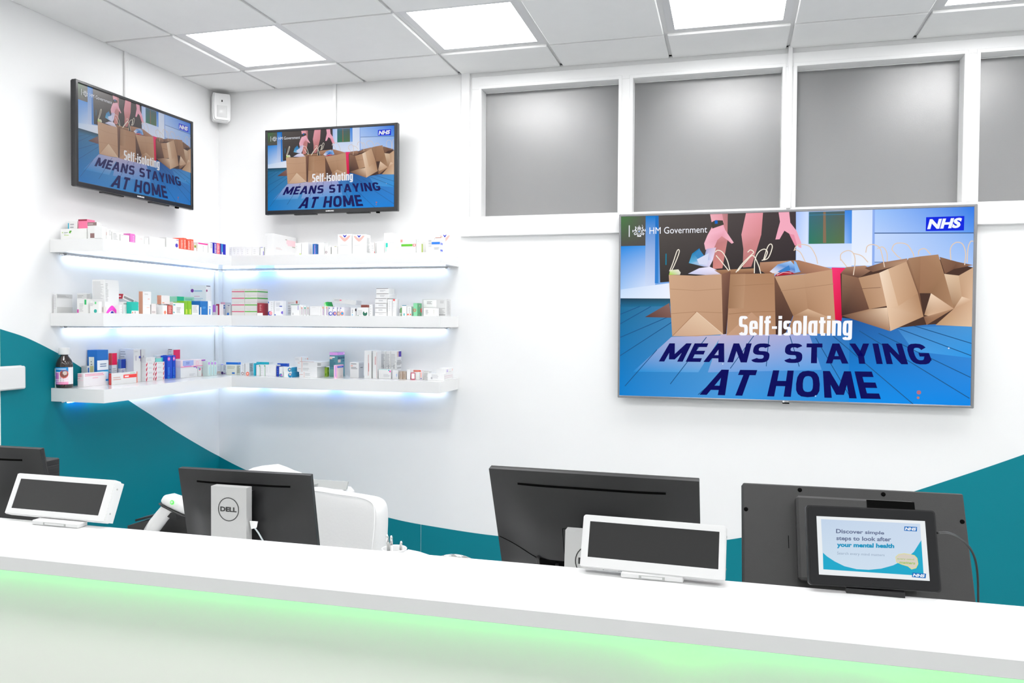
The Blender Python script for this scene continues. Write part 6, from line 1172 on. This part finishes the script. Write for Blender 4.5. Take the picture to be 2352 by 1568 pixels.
mb = MB(); tube_ell(mb, [(1.195, Y0, .9475), (1.215, Y0, .942), (1.255, Y0, .930), (1.300, Y0, .915), (1.318, Y0, .909)], [(.020, .004), (.029, .006), (.034, .007), (.036, .008), (.030, .005)], m_black); part(mb, 'rubber_band', t)
mb = MB(Matrix.Translation((1.262, Y0-.0325, .960)) @ Matrix.Rotation(PI/2-.1, 4, 'X')); mb.lathe([(.0075, 0), (.0075, .0015)], (0, 0, 0), mat('green_ring', (.1, 1, .1), .4, emit=(.02, 1, .02), es=1.), 18); mb.lathe([(.0042, .0012), (.0042, .0024)], (0, 0, 0), m_cover, 14); o = part(mb, 'status_ring', hd); o['label'] = 'glowing green ring'
mb = MB(); mb.prism([(1.212, .908), (1.232, .920), (1.262, .916), (1.262, .895), (1.235, .898)], Y0-.012, Y0+.012, m_black); part(mb, 'trigger', t)
mb = MB(); mb.tube(cat([(1.136, Y0, .828), (1.15, Y0-.02, .79), (1.21, Y0-.03, .775), (1.30, Y0-.02, .80)]), .003, m_cableg, 8); part(mb, 'cord', t)
mb = MB(); mb.box(1.10, 1.30, -2.075, -1.985, DZ+.0002, DZ+.02, m_black, bev=.004); mb.prism([(1.13, DZ+.02), (1.20, DZ+.02), (1.18, .84), (1.15, .815), (1.125, .818)], Y0-.026, Y0+.026, m_black); part(mb, 'cradle', t)
# receipt printer
t = thing('receipt_printer', (1.12, -1.92, DZ), 'low black receipt printer with a sloping lid beside the barcode scanner', 'printer')
mb = MB(); mb.prism([(1.00, DZ+.0002), (1.30, DZ+.0002), (1.30, .90), (1.14, .877), (1.0, .838)], -1.975, -1.87, m_steel); part(mb, 'body', t)
mb = MB(); mb.prism([(1.025, .852), (1.125, .880), (1.125, .888), (1.025, .860)], -1.965, -1.90, m_black); part(mb, 'lid', t)

# office chair
CHM = Matrix.Translation((1.66, -1.66, 0)) @ Matrix.Rotation(-.32, 4, 'Z')
t = thing('office_chair', (1.66, -1.66, 0), 'white leather office chair behind the desk, backrest towards the wall', 'chair')
def superbox(mb, cx, cy, cz, a, b_, c, m, e=.28, n=28, lean=0., taper=0.):
    V = []; Fc = []
    sg = lambda v, p: math.copysign(abs(v)**p, v)
    for j in range(n+1):
        ph = -PI/2+PI*j/n
        for i in range(n):
            th = 2*PI*i/n
            x = a*sg(math.cos(ph), e)*sg(math.cos(th), e); y = b_*sg(math.cos(ph), e)*sg(math.sin(th), e); z = c*sg(math.sin(ph), e)
            V.append((cx+x*(1-taper*z), cy+y+lean*z, cz+z))
    for j in range(n):
        for i in range(n): Fc.append((j*n+i, j*n+(i+1) % n, (j+1)*n+(i+1) % n, (j+1)*n+i))
    mb.add(V, Fc, m, None, True)
mb = MB(CHM); superbox(mb, 0.0, .02, .637, .245, .04, .29, m_leather, .2, lean=.16, taper=.35); bk = part(mb, 'backrest', t)
mb = MB(CHM); mb.tube(cat([(-.19, .03, .924), (0, .028, .927), (.17, .03, .924), (.222, .012, .88), (.255, -.04, .75), (.26, -.07, .6)]), .0022, m_leather, 6); part(mb, 'piping', bk)
mb = MB(CHM); superbox(mb, 0, -.16, .46, .23, .18, .05, m_leather, .35); part(mb, 'seat', t)
for sx in (-1, 1):
    mb = MB(CHM); mb.tube(cat([(sx*.26, .0, .45), (sx*.285, -.02, .60), (sx*.285, -.09, .655), (sx*.285, -.24, .655), (sx*.275, -.29, .6), (sx*.25, -.29, .45)]), .016, m_cover, 10); part(mb, 'armrest', t)
mb = MB(CHM); mb.tube([(0, -.16, .08), (0, -.16, .42)], .028, m_chrome, 14); part(mb, 'gas_lift', t)
for k in range(5):
    g = 2*PI*k/5+.3; x, y = math.cos(g), math.sin(g)
    mb = MB(CHM); mb.tube([(0, -.16, .10), (x*.22, -.16+y*.22, .07)], [.024, .014], m_chrome, 10); lg = part(mb, 'leg', t)
    mb = MB(CHM @ Matrix.Translation((x*.22, -.16+y*.22, .028)) @ Matrix.Rotation(g, 4, 'Z') @ Matrix.Rotation(PI/2, 4, 'X')); mb.lathe([(.026, -.02), (.028, -.018), (.028, .018), (.026, .02)], (0, 0, 0), m_black, 18); mb.tube([(0, .028, 0), (0, .045, 0)], .006, m_black, 8); part(mb, 'caster', lg)

# side cabinet with a desktop printer and paper
t = thing('side_cabinet', (1.2, -1.0, 0), 'white side cabinet against the wall under the desktop printer', 'cabinet')
mb = MB(); mb.box(.93, 1.45, -1.3, -.75, 0.0, .62, m_pvc, bev=.003); part(mb, 'body', t)
for x in (.94, 1.195):
    mb = MB(); mb.box(x, x+.245, -1.318, -1.3005, .03, .6, m_pvc, bev=.002); dr = part(mb, 'door', t)
    mb = MB(); mb.box(x+.11, x+.13, -1.33, -1.3182, .4, .52, m_alu, bev=.002); part(mb, 'handle', dr)
t = thing('desktop_printer', (1.2, -1.08, .6202), 'pale desktop printer mostly hidden behind the badge monitor', 'printer')
mb = MB(); mb.box(1.00, 1.40, -1.27, -.90, .6204, .80, m_cover, bev=.02); part(mb, 'body', t)
mb = MB(); mb.prism([(-1.0, .80), (-.98, .835), (-.97, .835), (-.985, .80)], 1.02, 1.395, m_gray, 'x')
part(mb, 'paper_support', t)
mb = MB()
mb.add([(1.34, -1.3, .84), (1.404, -1.3, .865), (1.408, -1.3, .887), (1.34, -1.3, .87), (1.34, -1.29, .84), (1.404, -1.29, .865), (1.408, -1.29, .887), (1.34, -1.29, .87)], [(0,1,2,3),(7,6,5,4),(0,4,5,1),(1,5,6,2),(2,6,7,3),(3,7,4,0)], m_gray); mb.box(1.345, 1.395, -1.298, -1.272, .74, .858, m_gray); part(mb, 'output_tray', t)
t = thing('paper_sheet', (1.2, -1.2, .8), 'white sheet of paper curling up behind the badge monitor', 'paper')
mb = MB(); n = 12; V = []
top = [(0.959, 0.893), (0.99, 0.909), (1.036, 0.92), (1.121, 0.933), (1.173, 0.923), (1.218, 0.913), (1.263, 0.906)]
top = [(x, z) for x, z in top][:7]
for i, (x, z) in enumerate(top):
    V += [(x, -1.16+.02*math.sin(i*.7), z), (1.02+(x-.959)*1.1, -1.27, .803)]
o_ = [( (2*i, 2*i+2, 2*i+3, 2*i+1)) for i in range(6)]
V2 = [(x, y+.0006, z) for x, y, z in V]
mb.add(V, o_, m_paper, None, True); mb.add(V2, [f[::-1] for f in o_], m_paper, None, True); part(mb, 'sheet', t)

# pen pot with pens, white dispenser, round mirror
PX, PY = 2.163, -2.2
t = thing('pen_pot', (PX, PY, DZ), 'white pen pot peeking over the counter beside the chair', 'pen pot')
mb = MB(); mb.lathe([(.030, 0.0002), (.032, .004), (.038, .172), (.039, .176), (.0375, .178), (.035, .174), (.029, .01), (.001, .009)], (PX, PY, DZ), m_cover, 32); part(mb, 'pot', t)
for i, (dx, dy, x2, y2, z2, lab) in enumerate([(-.004, .01, -.024, -.002, .218, 'white pen with silver clicker, leftmost in the pen pot'), (-.004, -.006, -.012, .004, .214, 'white pen leaning beside the leftmost pen in the pot'), (.012, -.004, .022, .002, .200, 'white pen with silver tip standing alone at the right of the pot'), (-.008, -.012, -.015, -.012, .198, 'short white pen at the front of the pot with a dark clicker')]):
    tp = thing('pen', (PX+dx, PY+dy, DZ+.012), lab, 'pen', 'pens in the white pot')
    a = Vector((PX+dx, PY+dy, DZ+.014)); b_ = Vector((PX+x2, PY+y2, DZ+z2)); d = (b_-a).normalized()
    mb = MB(); mb.tube([a, a+d*((b_-a).length*.86)], .0045, m_cover, 12); part(mb, 'barrel', tp)
    mb = MB(); mb.tube([a+d*((b_-a).length*.86), a+d*((b_-a).length*.97), b_], [.0048, .0044, .0024], m_chrome if i != 3 else m_gray, 12); part(mb, 'clicker', tp)
t = thing('tape_dispenser', (2.28, -2.24, DZ), 'curved white desk dispenser between the pen pot and the round mirror', 'dispenser')
mb = MB(); mb.prism([(2.205, DZ+.0002), (2.345, DZ+.0002), (2.345, .868), (2.325, .885), (2.29, .899), (2.25, .908), (2.215, .912), (2.205, .905)], -2.275, -2.215, m_cover); part(mb, 'body', t)
MX, MY = 2.418, -2.35
t = thing('round_mirror', (MX, MY, DZ), 'small round mirror whose rim pokes above the counter edge', 'mirror')
mb = MB(Matrix.Translation((MX, MY, .843)) @ Matrix.Rotation(.12, 4, 'X') @ Matrix.Rotation(PI/2, 4, 'X')); mb.lathe([(.105, .0), (.112, .002), (.112, .008), (.105, .010)], (0, 0, -.005), m_chrome, 48); part(mb, 'rim', t)
mb = MB(Matrix.Translation((MX, MY, .843)) @ Matrix.Rotation(.12, 4, 'X') @ Matrix.Rotation(PI/2, 4, 'X')); mb.lathe([(.104, 0), (.104, .0012)], (0, 0, .0055), m_mirror, 48); part(mb, 'mirror_glass', t)
mb = MB(); mb.box(MX-.04, MX+.04, MY-.03, MY+.05, DZ+.0002, DZ+.008, m_cover, bev=.002); mb.box(MX-.01, MX+.01, MY+.008, MY+.02, DZ+.008, .80, m_cover); part(mb, 'foot', t)
